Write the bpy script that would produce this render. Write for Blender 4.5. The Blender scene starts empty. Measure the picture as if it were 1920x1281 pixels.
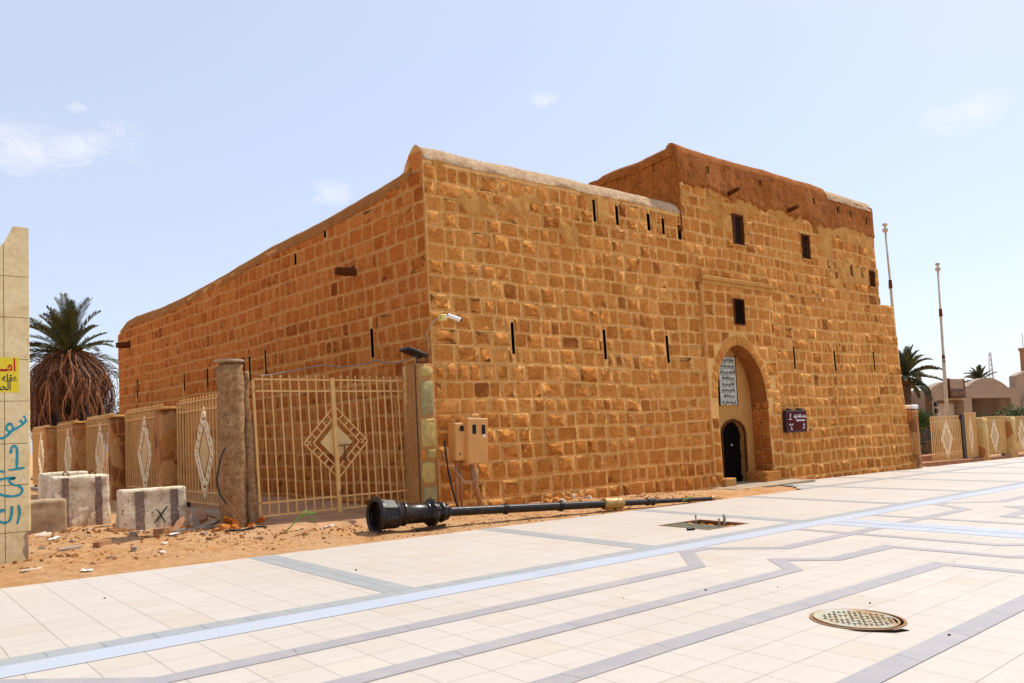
import bpy, math, random
from math import sin, cos, pi, radians, sqrt, atan2
from mathutils import Vector, Matrix, noise

random.seed(11)
S = bpy.context.scene
COL = S.collection

# ------------------------------------------------------------------ camera
PITCH, ROLL, YAW = .0532, -.0415, .6691
_f = Vector((sin(YAW)*cos(PITCH), cos(YAW)*cos(PITCH), sin(PITCH)))
_r0 = Vector((cos(YAW), -sin(YAW), 0))
_u0 = _r0.cross(_f)
_r = _r0*cos(ROLL) + _u0*sin(ROLL)
_u = _u0*cos(ROLL) - _r0*sin(ROLL)
cam_d = bpy.data.cameras.new('camera')
cam = bpy.data.objects.new('camera', cam_d)
COL.objects.link(cam)
M = Matrix((_r, _u, -_f)).transposed().to_4x4()
M.translation = Vector((0, 0, 1.6))
cam.matrix_world = M
cam_d.sensor_width = 36
cam_d.lens = 36*1450.5/1920
cam_d.shift_y = 94.2/1920
cam_d.clip_end = 3000
cam_d.clip_start = .1
S.camera = cam

# ------------------------------------------------------------------ light
SUN_EL, SUN_AZ = radians(57), radians(-.5)          # azimuth measured from +x towards +y
sun_dir = Vector((cos(SUN_EL)*cos(SUN_AZ), cos(SUN_EL)*sin(SUN_AZ), sin(SUN_EL)))
sd = bpy.data.lights.new('sun', 'SUN')
sd.energy = 2.4
sd.angle = radians(.55)
sd.color = (1, .95, .87)
sun = bpy.data.objects.new('sun', sd)
COL.objects.link(sun)
sun.rotation_euler = (-sun_dir).to_track_quat('-Z', 'Y').to_euler()
sun.location = (0, 0, 30)

W = bpy.data.worlds.new('World')
S.world = W
W.use_nodes = True
wt = W.node_tree
wt.nodes.clear()
def wn(t, **k):
    n = wt.nodes.new(t)
    for a, b in k.items():
        setattr(n, a, b)
    return n
def wl(a, b):
    wt.links.new(a, b)
sky = wn('ShaderNodeTexSky', sky_type='NISHITA')
sky.sun_disc = False
sky.sun_elevation = SUN_EL
sky.sun_rotation = pi/2 - SUN_AZ
sky.air_density = 1.0
sky.dust_density = 1.2
sky.ozone_density = 1.6
sky.altitude = 0
bg = wn('ShaderNodeBackground')
bg.inputs[1].default_value = .125
outw = wn('ShaderNodeOutputWorld')
tc = wn('ShaderNodeTexCoord')
def wmath(op, a, b=None):
    n = wn('ShaderNodeMath', operation=op)
    for i, v in enumerate((a, b)):
        if v is None:
            continue
        if isinstance(v, (int, float)):
            n.inputs[i].default_value = v
        else:
            wl(v, n.inputs[i])
    return n.outputs[0]
# clouds: a few faint wisps, real directions in the sky
nz = wn('ShaderNodeTexNoise')
nz.inputs['Scale'].default_value = 26
nz.inputs['Detail'].default_value = 7
nz.inputs['Roughness'].default_value = .72
nz.inputs['Distortion'].default_value = .6
mp = wn('ShaderNodeMapping')
mp.inputs['Scale'].default_value = (1, 1, 2.2)
wl(tc.outputs['Generated'], mp.inputs[0])
wl(mp.outputs[0], nz.inputs['Vector'])
CLOUDS = [((.097, .942, .322), .10, 1.25), ((.19, .915, .35), .06, .8), ((.147, .918, .368), .022, .9), ((.160, .931, .329), .045, .9),
          ((.205, .924, .323), .028, .5), ((.416, .858, .302), .052, 1.15), ((.611, .682, .401), .034, 1.2),
          ((.891, .325, .318), .075, 1.1), ((.871, .394, .292), .045, .25), ((.156, .960, .234), .06, .22)]
tot = None
for c, rad, amp in CLOUDS:
    v = wn('ShaderNodeVectorMath', operation='SUBTRACT')
    wl(tc.outputs['Generated'], v.inputs[0])
    v.inputs[1].default_value = c
    v2 = wn('ShaderNodeVectorMath', operation='MULTIPLY')
    wl(v.outputs[0], v2.inputs[0])
    v2.inputs[1].default_value = (1, 1, 1.9)
    ln = wn('ShaderNodeVectorMath', operation='LENGTH')
    wl(v2.outputs[0], ln.inputs[0])
    mr = wn('ShaderNodeMapRange')
    mr.interpolation_type = 'SMOOTHSTEP'
    mr.inputs[1].default_value = rad
    mr.inputs[2].default_value = 0
    mr.inputs[3].default_value = 0
    mr.inputs[4].default_value = amp
    wl(ln.outputs['Value'], mr.inputs[0])
    tot = mr.outputs[0] if tot is None else wmath('ADD', tot, mr.outputs[0])
nm = wn('ShaderNodeMapRange')
nm.inputs[1].default_value = .62
nm.inputs[2].default_value = 1.22
nsum = wmath('ADD', nz.outputs[0], wmath('MULTIPLY', tot, .34))
wl(nsum, nm.inputs[0])
cm = wmath('MULTIPLY', nm.outputs[0], wmath('MINIMUM', wmath('MULTIPLY', tot, 1.6), 1.0))
mixc = wn('ShaderNodeMix', data_type='RGBA')
mixc.inputs[7].default_value = (3.75, 3.85, 4.1, 1)
pale = wn('ShaderNodeMix', data_type='RGBA')      # thin desert haze whitens the whole sky
pale.inputs[0].default_value = .70
pale.inputs[7].default_value = (2.68, 2.84, 3.42, 1)
wl(sky.outputs[0], pale.inputs[6])
wl(cm, mixc.inputs[0])
wl(pale.outputs[2], mixc.inputs[6])
wl(mixc.outputs[2], bg.inputs[0])
wl(bg.outputs[0], outw.inputs[0])
S.view_settings.view_transform = 'Standard'
S.view_settings.look = 'None'
S.view_settings.exposure = 1.02
S.view_settings.gamma = 1
S.view_settings.use_curve_mapping = False
try:
    S.cycles.use_denoising = True
    S.cycles.max_bounces = 8
except Exception:
    pass

# ------------------------------------------------------------------ helpers
def tag(o, label=None, cat=None, group=None, kind=None):
    if label: o['label'] = label
    if cat: o['category'] = cat
    if group: o['group'] = group
    if kind: o['kind'] = kind
    return o
def empty(name, loc=(0, 0, 0), label=None, cat=None, group=None, rz=0):
    o = bpy.data.objects.new(name, None)
    COL.objects.link(o)
    o.location = loc
    o.rotation_euler.z = rz
    o.empty_display_size = .2
    return tag(o, label, cat, group)
class MB:
    """collects faces of one mesh; optional per-vertex colour"""
    def __init__(s):
        s.v = []; s.f = []; s.c = []
    def add(s, vs, fs, col=(.5, .5, .5)):
        b = len(s.v)
        s.v += [tuple(p) for p in vs]
        s.f += [tuple(b+i for i in f) for f in fs]
        s.c += [col]*len(vs) if not isinstance(col, list) else col
    def quad(s, a, b, c, d, col=(.5, .5, .5)):
        s.add([a, b, c, d], [(0, 1, 2, 3)], col)
    def box(s, x0, y0, z0, x1, y1, z1, col=(.5, .5, .5), bev=0, m=None):
        if bev <= 0:
            vs = [(x0, y0, z0), (x1, y0, z0), (x1, y1, z0), (x0, y1, z0), (x0, y0, z1), (x1, y0, z1), (x1, y1, z1), (x0, y1, z1)]
            fs = [(0, 3, 2, 1), (4, 5, 6, 7), (0, 1, 5, 4), (1, 2, 6, 5), (2, 3, 7, 6), (3, 0, 4, 7)]
        else:
            b = bev
            vs = []; fs = []
            prof = [(z0, b), (z0+b, 0), (z1-b, 0), (z1, b)]
            for z, k in prof:
                cc = max(b-k*.0, b)
                vs += [(x0+b+k*0, y0+k, z), (x1-b, y0+k, z), (x1-k, y0+b, z), (x1-k, y1-b, z),
                       (x1-b, y1-k, z), (x0+b, y1-k, z), (x0+k, y1-b, z), (x0+k, y0+b, z)]
            for r in range(3):
                for i in range(8):
                    j = (i+1) % 8
                    fs.append((r*8+i, r*8+j, r*8+8+j, r*8+8+i))
            fs.append(tuple(range(7, -1, -1))); fs.append(tuple(range(24, 32)))
        if m is not None:
            vs = [tuple(m @ Vector(p)) for p in vs]
        s.add(vs, fs, col)
    def tube(s, pts, r, n=8, col=(.5, .5, .5), cap=True, flat=1.0):
        pts = [Vector(p) for p in pts]
        rs = r if isinstance(r, (list, tuple)) else [r]*len(pts)
        base = len(s.v)
        prev = None
        vs = []
        for i, p in enumerate(pts):
            t = (pts[min(i+1, len(pts)-1)]-pts[max(i-1, 0)])
            if t.length < 1e-9: t = Vector((0, 0, 1))
            t.normalize()
            if prev is None:
                a = Vector((0, 0, 1)) if abs(t.z) < .9 else Vector((1, 0, 0))
                x = t.cross(a).normalized()
            else:
                x = (prev - t*prev.dot(t)).normalized()
            prev = x
            y = t.cross(x)
            for k in range(n):
                a = 2*pi*(k+.5)/n
                vs.append(tuple(p + (x*cos(a)+y*sin(a)*flat)*rs[i]))
        fs = []
        for i in range(len(pts)-1):
            for k in range(n):
                l = (k+1) % n
                fs.append((i*n+k, i*n+l, (i+1)*n+l, (i+1)*n+k))
        if cap:
            fs.append(tuple(range(n-1, -1, -1)))
            fs.append(tuple((len(pts)-1)*n+k for k in range(n)))
        s.add(vs, fs, col)
    def bar(s, a, b, w, d=None, col=(.5, .5, .5)):
        """square bar between two points"""
        d = d or w
        a = Vector(a); b = Vector(b)
        t = (b-a).normalized()
        up = Vector((0, 1, 0)) if abs(t.y) < .9 else Vector((0, 0, 1))
        x = t.cross(up).normalized(); y = up - t*up.dot(t); y.normalize()
        vs = []
        for p in (a, b):
            for i, j in ((-1, -1), (1, -1), (1, 1), (-1, 1)):
                vs.append(tuple(p + x*i*w/2 + y*j*d/2))
        s.add(vs, [(0, 1, 2, 3), (7, 6, 5, 4), (0, 4, 5, 1), (1, 5, 6, 2), (2, 6, 7, 3), (3, 7, 4, 0)], col)
    def lathe(s, prof, origin, axis, n=24, col=(.5, .5, .5), cap=True, rot0=0, fn=None):
        o = Vector(origin); ax = Vector(axis).normalized()
        a = Vector((0, 0, 1)) if abs(ax.z) < .9 else Vector((1, 0, 0))
        x = ax.cross(a).normalized(); y = ax.cross(x)
        vs = []
        for t, r in prof:
            for k in range(n):
                an = 2*pi*k/n + rot0
                rr = r if fn is None else r*fn(t, an)
                vs.append(tuple(o + ax*t + (x*cos(an)+y*sin(an))*rr))
        fs = []
        for i in range(len(prof)-1):
            for k in range(n):
                l = (k+1) % n
                fs.append((i*n+k, (i+1)*n+k, (i+1)*n+l, i*n+l))
        if cap:
            fs.append(tuple(range(n)))
            fs.append(tuple((len(prof)-1)*n+n-1-k for k in range(n)))
        s.add(vs, fs, col)
    def build(s, name, mat, parent=None, smooth=False, kind=None, angle=None):
        me = bpy.data.meshes.new(name)
        me.from_pydata(s.v, [], s.f)
        me.materials.append(mat)
        ca = me.color_attributes.new('var', 'FLOAT_COLOR', 'POINT')
        flat = []
        for c in s.c:
            flat += [c[0], c[1], c[2], 1]
        ca.data.foreach_set('color', flat)
        if smooth:
            me.polygons.foreach_set('use_smooth', [True]*len(me.polygons))
        me.update()
        if angle:
            me.set_sharp_from_angle(angle=radians(angle))
        o = bpy.data.objects.new(name, me)
        COL.objects.link(o)
        if parent is not None: o.parent = parent
        if kind: o['kind'] = kind
        return o
def copy_tree(o, parent=None):
    c = o.copy()
    COL.objects.link(c)
    c.parent = parent
    for ch in [x for x in COL.objects if x.parent == o]:
        copy_tree(ch, c)
    return c
def gz(x, y, o=0):
    x = min(max(x, -60), 120); y = min(max(y, -40), 80)
    return -.0165*x + .0068*y + o
YP = .0458
CY, SY = cos(YP), sin(YP)
def pl(u, v, o=0):
    """plaza coordinates -> world"""
    x, y = u*CY - v*SY, u*SY + v*CY
    return (x, y, gz(x, y, o))
def nz3(x, y, z=0.):
    return noise.noise(Vector((x, y, z)))

# ------------------------------------------------------------------ materials
class NT:
    def __init__(s, name):
        s.m = bpy.data.materials.new(name); s.m.use_nodes = True
        s.t = s.m.node_tree
        s.b = s.t.nodes['Principled BSDF']
        s.c = s.n('ShaderNodeTexCoord').outputs['Object']
    def n(s, t, **k):
        n = s.t.nodes.new(t)
        for a, b in k.items(): setattr(n, a, b)
        return n
    def l(s, a, b): s.t.links.new(a, b)
    def put(s, sock, v):
        if hasattr(v, 'links'): s.l(v, sock)
        else: sock.default_value = v
    def noise(s, scale, detail=5, rough=.6, vec=None, dist=0, sc=None):
        n = s.n('ShaderNodeTexNoise')
        n.inputs['Scale'].default_value = scale; n.inputs['Detail'].default_value = detail
        n.inputs['Roughness'].default_value = rough; n.inputs['Distortion'].default_value = dist
        v = vec or s.c
        if sc:
            m = s.n('ShaderNodeMapping'); m.inputs['Scale'].default_value = sc
            s.l(v, m.inputs[0]); v = m.outputs[0]
        s.l(v, n.inputs['Vector'])
        return n.outputs[0]
    def ramp(s, f, stops, interp='LINEAR'):
        r = s.n('ShaderNodeValToRGB'); r.color_ramp.interpolation = interp
        e = r.color_ramp.elements
        while len(e) < len(stops): e.new(.5)
        for i, (p, c) in enumerate(stops):
            e[i].position = p
            e[i].color = (*c, 1) if isinstance(c, tuple) else (c, c, c, 1)
        s.l(f, r.inputs[0]); return r.outputs[0]
    def mix(s, f, a, b, mode='MIX'):
        m = s.n('ShaderNodeMix', data_type='RGBA'); m.blend_type = mode
        s.put(m.inputs[0], f)
        for i, v in ((6, a), (7, b)):
            if hasattr(v, 'links'): s.l(v, m.inputs[i])
            else: m.inputs[i].default_value = (*v, 1)
        return m.outputs[2]
    def math(s, op, a, b=0.):
        m = s.n('ShaderNodeMath', operation=op)
        s.put(m.inputs[0], a); s.put(m.inputs[1], b); return m.outputs[0]
    def bump(s, h, strength=.5, dist=.02, normal=None):
        b = s.n('ShaderNodeBump'); b.inputs['Strength'].default_value = strength
        b.inputs['Distance'].default_value = dist
        s.l(h, b.inputs['Height'])
        if normal: s.l(normal, b.inputs['Normal'])
        return b.outputs[0]
    def attr(s, ch=None):
        a = s.n('ShaderNodeAttribute'); a.attribute_name = 'var'
        if ch is None: return a.outputs['Color']
        sp = s.n('ShaderNodeSeparateColor'); s.l(a.outputs['Color'], sp.inputs[0])
        return sp.outputs[ch]
    def out(s, col, rough=.9, metal=0, normal=None, spec=.3):
        s.put(s.b.inputs['Base Color'], col if hasattr(col, 'links') else (*col, 1))
        s.put(s.b.inputs['Roughness'], rough); s.put(s.b.inputs['Metallic'], metal)
        s.b.inputs['Specular IOR Level'].default_value = spec
        if normal: s.l(normal, s.b.inputs['Normal'])
        return s.m
def simple(name, col, rough=.7, metal=0, nscale=8, amt=.25, bump=.0, spec=.4, dark=None):
    t = NT(name)
    n = t.noise(nscale, 6, .65)
    d = dark or tuple(c*(1-amt) for c in col)
    l = tuple(min(1, c*(1+amt*.6)) for c in col)
    c = t.ramp(n, [(.3, d), (.7, l)])
    nm = t.bump(t.noise(nscale*6, 4, .6), bump, .01) if bump else None
    return t.out(c, rough, metal, nm, spec)

# -- fort masonry
MORT = (.60, .315, .105)
def make_mortar(name='lime_mortar', k=1.0):
    t = NT(name)
    n = t.noise(1.3, 6, .7); n2 = t.noise(9, 6, .7); n3 = t.noise(40, 3, .6)
    c = t.ramp(n2, [(.25, (.56*k, .25*k, .06*k)), (.5, (.80*k, .44*k, .145*k)), (.75, (.88*k, .56*k, .23*k))])
    c = t.mix(t.ramp(n, [(.4, 0.), (.7, .45)]), c, (.54*k, .22*k, .055*k))
    h = t.math('ADD', t.math('MULTIPLY', n2, 1.0), t.math('MULTIPLY', n3, .5))
    return t.out(c, .95, 0, t.bump(h, .9, .03), .1)
def make_stone(name='fort_sandstone', dk=1.0, tint=None):
    t = NT(name)
    r = t.attr(0); rim = t.attr(1)
    n = t.noise(3.5, 6, .7); n2 = t.noise(14, 6, .75); n3 = t.noise(60, 4, .7)
    k = dk
    base = t.ramp(r, [(.0, (.27*k, .078*k, .014*k)), (.22, (.50*k, .168*k, .028*k)), (.6, (.65*k, .245*k, .048*k)), (1., (.78*k, .355*k, .09*k))])
    c = t.mix(t.ramp(n2, [(.30, .75), (.54, 0.)]), base, (.28*k, .085*k, .016*k))
    c = t.mix(t.ramp(n, [(.45, 0.), (.75, .55)]), c, (.76*k, .315*k, .07*k))
    sm = t.math('MULTIPLY', rim, t.ramp(n2, [(.35, .35), (.6, 1.)]))
    c = t.mix(t.ramp(sm, [(.3, 0.), (.75, .95)]), c, (.78*k, .40*k, .125*k))
    h = t.math('ADD', n2, t.math('MULTIPLY', n3, .6))
    if tint: c = t.mix(1., c, tint, 'MULTIPLY')
    return t.out(c, .93, 0, t.bump(h, 1.0, .055), .1)
def make_mud(name, a, b, c3, sc=1.2):
    t = NT(name)
    n = t.noise(sc, 6, .7); n2 = t.noise(14, 6, .7); n3 = t.noise(70, 3, .6)
    st = t.noise(3, 5, .7, sc=(1, 1, .25))
    c = t.ramp(n2, [(.3, a), (.7, b)])
    c = t.mix(t.ramp(st, [(.45, 0.), (.7, .5)]), c, c3)
    n5 = t.noise(5, 5, .65)
    c = t.mix(t.ramp(n5, [(.35, .45), (.52, 0.)]), c, a)
    h = t.math('ADD', t.math('ADD', n2, t.math('MULTIPLY', n3, .5)), t.math('MULTIPLY', n5, 1.5))
    return t.out(c, .96, 0, t.bump(h, 1., .05), .1)
M_mortar = make_mortar()
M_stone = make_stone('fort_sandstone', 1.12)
M_stone_shaded = make_stone('fort_sandstone_shaded', .90, (1.08, .88, .8))  # darker redder copy with the side wall's shade in its colour; rubble shares it
M_mortar_shaded = make_mortar('shaded_mortar', .76)  # mortar dimmed to carry the shade of the side wall
M_mud = make_mud('mud_render', (.20, .058, .012), (.55, .18, .036), (.64, .24, .06), 2)
M_cap = make_mud('pale_mud_cap', (.46, .27, .13), (.80, .62, .42), (.34, .15, .05), 3)
M_capside = make_mud('worn_side_cap', (.36, .145, .038), (.52, .24, .075), (.28, .09, .02), 2)
M_smear = make_mud('thin_plaster_smear', (.56, .25, .055), (.78, .42, .13), (.46, .155, .03), 2)
M_hole = simple('dark_void', (.012, .007, .004), 1, 0, 5, .3, 0, .0)
M_wood = simple('old_wood', (.12, .035, .010), .9, 0, 12, .4, .4, .1)
M_doorwood = simple('dark_door_wood', (.006, .004, .0035), .95, 0, 9, .4, .3, .05)
M_glass = simple('dusty_glass', (.018, .018, .015), .5, 0, 6, .3, 0, .12)
M_niche = make_mud('shaded_niche_plaster', (.34, .10, .022), (.52, .20, .05), (.22, .06, .015), 1.5)  # shade inside the niche put into the dark red-brown plaster colour
M_plaster = make_mud('smooth_plaster', (.56, .26, .07), (.70, .37, .12), (.46, .17, .04), 1.5)

# -- ground
def make_sand():
    t = NT('red_sand')
    n = t.noise(.8, 6, .65); n2 = t.noise(7, 7, .7); n3 = t.noise(55, 5, .75); n4 = t.noise(2.2, 4, .6)
    c = t.ramp(n2, [(.25, (.36, .145, .045)), (.5, (.58, .30, .12)), (.75, (.72, .44, .22))])
    c = t.mix(t.ramp(n, [(.4, 0.), (.65, .6)]), c, (.66, .43, .24))
    c = t.mix(t.ramp(n3, [(.33, .8), (.45, 0.)]), c, (.26, .09, .03))
    c = t.mix(t.ramp(n4, [(.60, 0.), (.72, .45)]), c, (.36, .20, .11))
    h = t.math('ADD', n2, t.math('MULTIPLY', n3, .7))
    return t.out(c, .97, 0, t.bump(h, 1, .05), .08)
M_sand = make_sand()
def make_tile():
    t = NT('cream_stone_paving')
    r = t.attr(0)
    n = t.noise(6, 6, .7, sc=(.35, 2.2, 1)); n2 = t.noise(45, 4, .7); n3 = t.noise(.35, 5, .6)
    c = t.ramp(r, [(0., (.475, .41, .33)), (.35, (.50, .445, .38)), (.75, (.50, .45, .395)), (1., (.52, .47, .385))])
    c = t.mix(t.ramp(n, [(.35, .35), (.6, 0.)]), c, (.43, .36, .30))
    c = t.mix(t.ramp(n3, [(.42, 0.), (.72, .5)]), c, (.42, .365, .30))
    n6 = t.noise(1.6, 6, .75, dist=.8)
    c = t.mix(t.ramp(n6, [(.56, 0.), (.70, .35)]), c, (.40, .33, .25))
    c = t.mix(t.ramp(n2, [(.3, .22), (.45, 0.)]), c, (.5, .38, .27))
    return t.out(c, .62, 0, t.bump(n2, .15, .004), .35)
def make_band(name, a, b, sc=160):
    t = NT(name)
    n = t.noise(sc, 3, .7); n2 = t.noise(4, 5, .6); r = t.attr(0)
    c = t.ramp(n, [(.35, a), (.6, b)])
    c = t.mix(t.math('MULTIPLY', r, .16), c, tuple(x*.75 for x in a))
    c = t.mix(t.ramp(n2, [(.45, 0.), (.75, .3)]), c, (.5, .42, .33))
    return t.out(c, .6, 0, None, .35)
M_tile = make_tile()
M_joint = simple('joint_grout', (.43, .365, .285), .95, 0, 6, .2)
M_gray = make_band('grey_granite_band', (.25, .26, .255), (.34, .355, .355))
M_white = make_band('pale_blue_granite_band', (.31, .345, .40), (.45, .49, .555))
M_purple = make_band('mauve_granite_band', (.25, .235, .24), (.365, .348, .352))
M_conc = simple('raw_concrete', (.40, .30, .20), .92, 0, 3, .35, .6)
M_pathc = simple('worn_concrete_path', (.44, .235, .11), .93, 0, 2.2, .3, .5)

# ------------------------------------------------------------------ terrain
def vtop(u):
    if u < 19.4: return 10.71
    if u < 21.9: return 10.71 + (u-19.4)/2.5*1.84
    return 12.55
def sand_h(x, y):
    b = gz(x, y)
    # height above the plaza plane
    u, v = x*CY + y*SY, -x*SY + y*CY
    k = max(0., min(1., (v-vtop(u)+.05)/1.3))
    h = -.045 + k*.045 - (.06 if k <= 0 else 0)
    h += k*(.05*max(0, 1-abs(x-11)/5))*max(0, min(1, (y-12)/1.2))
    if y > 15: h += .10*min(1, (y-15)/4)*max(0, min(1, (7.5-x)/2))
    h += k*(.035*nz3(x*.7, y*.7) + .030*nz3(x*2.2, y*2.2, 3) + .022*nz3(x*6, y*6, 7) + .012*abs(nz3(x*14, y*14, 1)))
    for (cx, cy_, r, a) in ((5.6, 12.6, .8, .09), (2.6, 15.2, .9, .14), (3.9, 14.0, .8, .10), (4.9, 13.7, .6, .10), (12.4, 13.4, .9, .10), (14.6, 12.9, 1.2, .06), (1.6, 12.7, .5, .06)):
        d2 = ((x-cx)**2+(y-cy_)**2)/r**2
        if d2 < 4: h += a*math.exp(-d2*1.5)*(1+.5*nz3(x*5, y*5, 9))
    return b + h
mb = MB()
x0, x1, y0, y1, st = -4.0, 33.0, 9.9, 24.0, .085
nx, ny = int((x1-x0)/st), int((y1-y0)/st)
vs = []; fs = []
for j in range(ny+1):
    for i in range(nx+1):
        x = x0+i*st; y = y0+j*st
        e = min(1, min(i, nx-i, j, ny-j)/3)
        h = sand_h(x, y)
        vs.append((x, y, h*e + gz(x, y, -.11)*(1-e)))
for j in range(ny):
    for i in range(nx):
        a = j*(nx+1)+i
        x = x0+i*st; y = y0+j*st
        if x > 10 and y > 15.4: continue
        fs.append((a, a+1, a+nx+2, a+nx+1))
mb.add(vs, fs)
mb.build('sand_ground', M_sand, smooth=True, kind='structure')
mb = MB()
rad = [0, 4, 8, 14, 22, 32, 45, 60, 80, 110, 160, 240, 400, 700, 1200, 1900]
N = 64
vs = [(10, 15, gz(10, 15, -.13))]; fs = []
for r in rad[1:]:
    for k in range(N):
        x = 10+r*cos(2*pi*k/N); y = 15+r*sin(2*pi*k/N)
        vs.append((x, y, gz(x, y, -.45 if r <= 14 else -.14)))
vs[0] = (10, 15, gz(10, 15, -.45))
for k in range(N): fs.append((0, 1+k, 1+(k+1) % N))
for r in range(len(rad)-2):
    for k in range(N):
        l = (k+1) % N
        fs.append((1+r*N+k, 1+(r+1)*N+k, 1+(r+1)*N+l, 1+r*N+l))
mb.add(vs, fs)
mb.build('ground', M_sand, smooth=True, kind='structure')

# ------------------------------------------------------------------ plaza paving
PIT = (10.70, 11.90, 7.58, 8.62)      # in plaza coordinates u0,u1,v0,v1 (tree pit)
bed = MB(); til = MB()
def rect(mbx, u0, u1, v0, v1, o, col=(.5, .5, .5)):
    mbx.quad(pl(u0, v0, o), pl(u1, v0, o), pl(u1, v1, o), pl(u0, v1, o), col)
for a in ((-16, PIT[0], -26, 10.7), (PIT[1], 90, -26, 10.7), (PIT[0], PIT[1], -26, PIT[2]), (PIT[0], PIT[1], PIT[3], 10.7), (21.9, 90, 10.7, 12.54)):
    rect(bed, *a, -.005)
bed.add([pl(19.4, 10.7, -.005), pl(21.9, 10.7, -.005), pl(21.9, 12.54, -.005)], [(0, 1, 2)])
# the slab edge that shows towards the sand
for (ua, va, ub, vb) in ((-16, 10.71, 19.4, 10.71), (19.4, 10.71, 21.9, 12.55), (21.9, 12.55, 90, 12.55)):
    bed.quad(pl(ua, va, -.12), pl(ub, vb, -.12), pl(ub, vb, -.002), pl(ua, va, -.002))
bed.build('paving_bed', M_joint, kind='structure')
rows = []
def addrows(a, b, n):
    for i in range(n): rows.append((a+(b-a)*i/n, a+(b-a)*(i+1)/n))
addrows(7.13, 10.71, 9); addrows(10.71, 12.55, 5)
addrows(6.9, 7.13, 1)
addrows(6.54, 6.9, 1)
addrows(5.77, 6.54, 2); addrows(5.56, 5.77, 1); addrows(4.81, 5.56, 2); addrows(4.61, 4.81, 1); addrows(3.85, 4.61, 2)
addrows(3.65, 3.85, 1); addrows(2.47, 3.65, 3); addrows(2.27, 2.47, 1); addrows(-.13, 2.27, 6); addrows(-6.13, -.13, 15)
random.seed(5)
G2 = .0016
def tilequad(u0, u1, v0, v1, rnd):
    g = G2
    til.quad(pl(u0+g, v0+g), pl(u1-g, v0+g), pl(u1-g, v1-g), pl(u0+g, v1-g), (rnd, 0, 0))
for (v0, v1) in rows:
    u = -10.0 + .18
    step = .4
    while u < 78:
        if u > 34: step = .8
        if u > 50: step = 1.6
        u1 = u+step
        ok = True
        if v0 > 10.7:
            vm = vtop(u)
            if u < 19.4: ok = False
            elif v1 > vm + .01:
                ok = False
                if vm > v0 or vtop(u1) > v0:
                    poly = [(u, v0), (u1, v0), (u1, max(v0, min(v1, vtop(u1)))), (u, max(v0, min(v1, vm)))]
                    til.quad(*[pl(*p) for p in poly], (random.random(), 0, 0))
        if ok and not (u1 > PIT[0] and u < PIT[1] and v1 > PIT[2] and v0 < PIT[3]):
            rnd = min(1, max(0, random.gauss(.5, .22)))
            if random.random() < .04: rnd = random.random()
            tilequad(u, u1, v0, v1, rnd)
        elif ok:
            # cut round the pit
            a0, a1, b0, b1 = PIT
            if u < a0: tilequad(u, a0, v0, v1, random.random())
            if u1 > a1: tilequad(a1, u1, v0, v1, random.random())
            if v0 < b0: tilequad(max(u, a0), min(u1, a1), v0, b0, random.random())
            if v1 > b1: tilequad(max(u, a0), min(u1, a1), b1, v1, random.random())
        u = u1
til.build('plaza_paving', M_tile, kind='structure')
far = MB()
rect(far, -10, 78, -26, -6.13, 0); rect(far, -16, -9.82, -26, 10.7, 0); rect(far, 78, 90, -26, 12.54, 0)
far.build('plaza_paving_beyond', M_tile, kind='structure')
# bands, 3 mm above the tiles, cut in slabs
def band(mbx, pts, w, o=.003, seg=.4, rj=True):
    """polyline band in plaza coordinates with mitred corners"""
    n = len(pts)
    L = []; R = []
    for i, p in enumerate(pts):
        p = Vector(p)
        if i == 0: d = (Vector(pts[1])-p).normalized(); nn = Vector((-d.y, d.x)); k = 1
        elif i == n-1: d = (p-Vector(pts[i-1])).normalized(); nn = Vector((-d.y, d.x)); k = 1
        else:
            d1 = (p-Vector(pts[i-1])).normalized(); d2 = (Vector(pts[i+1])-p).normalized()
            n1 = Vector((-d1.y, d1.x)); n2 = Vector((-d2.y, d2.x))
            nn = (n1+n2).normalized(); k = 1/max(.3, nn.dot(n1))
        L.append(p+nn*k*w/2); R.append(p-nn*k*w/2)
    for i in range(n-1):
        ln = (Vector(pts[i+1])-Vector(pts[i])).length
        m = max(1, int(ln/seg))
        for j in range(m):
            a, b = j/m, (j+1)/m
            g = .0022/ln if rj else 0
            q = [L[i].lerp(L[i+1], a+g), L[i].lerp(L[i+1], b-g), R[i].lerp(R[i+1], b-g), R[i].lerp(R[i+1], a+g)]
            mbx.quad(*[pl(t.x, t.y, o) for t in (q[3], q[2], q[1], q[0])], (random.random(), 0, 0))
gb = MB()
band(gb, [(-10, 7.015), (78, 7.015)], .226)
for k in range(18):
    u = 4.485 + 4.09*k - (0 if k < 2 else .0)
    if u > 75: break
    top = 10.70 if u < 20 else 12.5
    band(gb, [(u-.095, 7.13), (u-.095, top)], .186); band(gb, [(u+.095, 7.13), (u+.095, top)], .186)
for u in (.395, -3.695):
    band(gb, [(u-.095, 7.13), (u-.095, 10.70)], .186); band(gb, [(u+.095, 7.13), (u+.095, 10.70)], .186)
band(gb, [(19.6, 10.86), (78, 10.86)], .26, .0045)
gb.build('grey_band', M_gray, kind='structure')
wb = MB()
band(wb, [(-10, 6.72), (78, 6.72)], .355, .003, .8, False)
UC0, UC1 = 12.54, 13.48
PER = UC1-UC0+15.74
for kk in range(-1, 4):
    c = 13.01 + kk*PER
    band(wb, [(c-.243, 6.54), (c-.243, -20)], .45); band(wb, [(c+.243, 6.54), (c+.243, -20)], .45)
wb.build('pale_band', M_white, kind='structure')
pb = MB()
LN = [[(7.87, .87), (4.8, .87), (3.97, .10), (3.55, .10), (2.85, .87), (0, .87)],
      [(7.87, 1.82), (4.28, 1.82), (3.80, 1.33), (3.30, 1.82), (1.86, 1.86)],
      [(7.87, 2.78), (2.86, 2.86)], [(7.87, 4.17), (4.17, 4.17)]]
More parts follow.
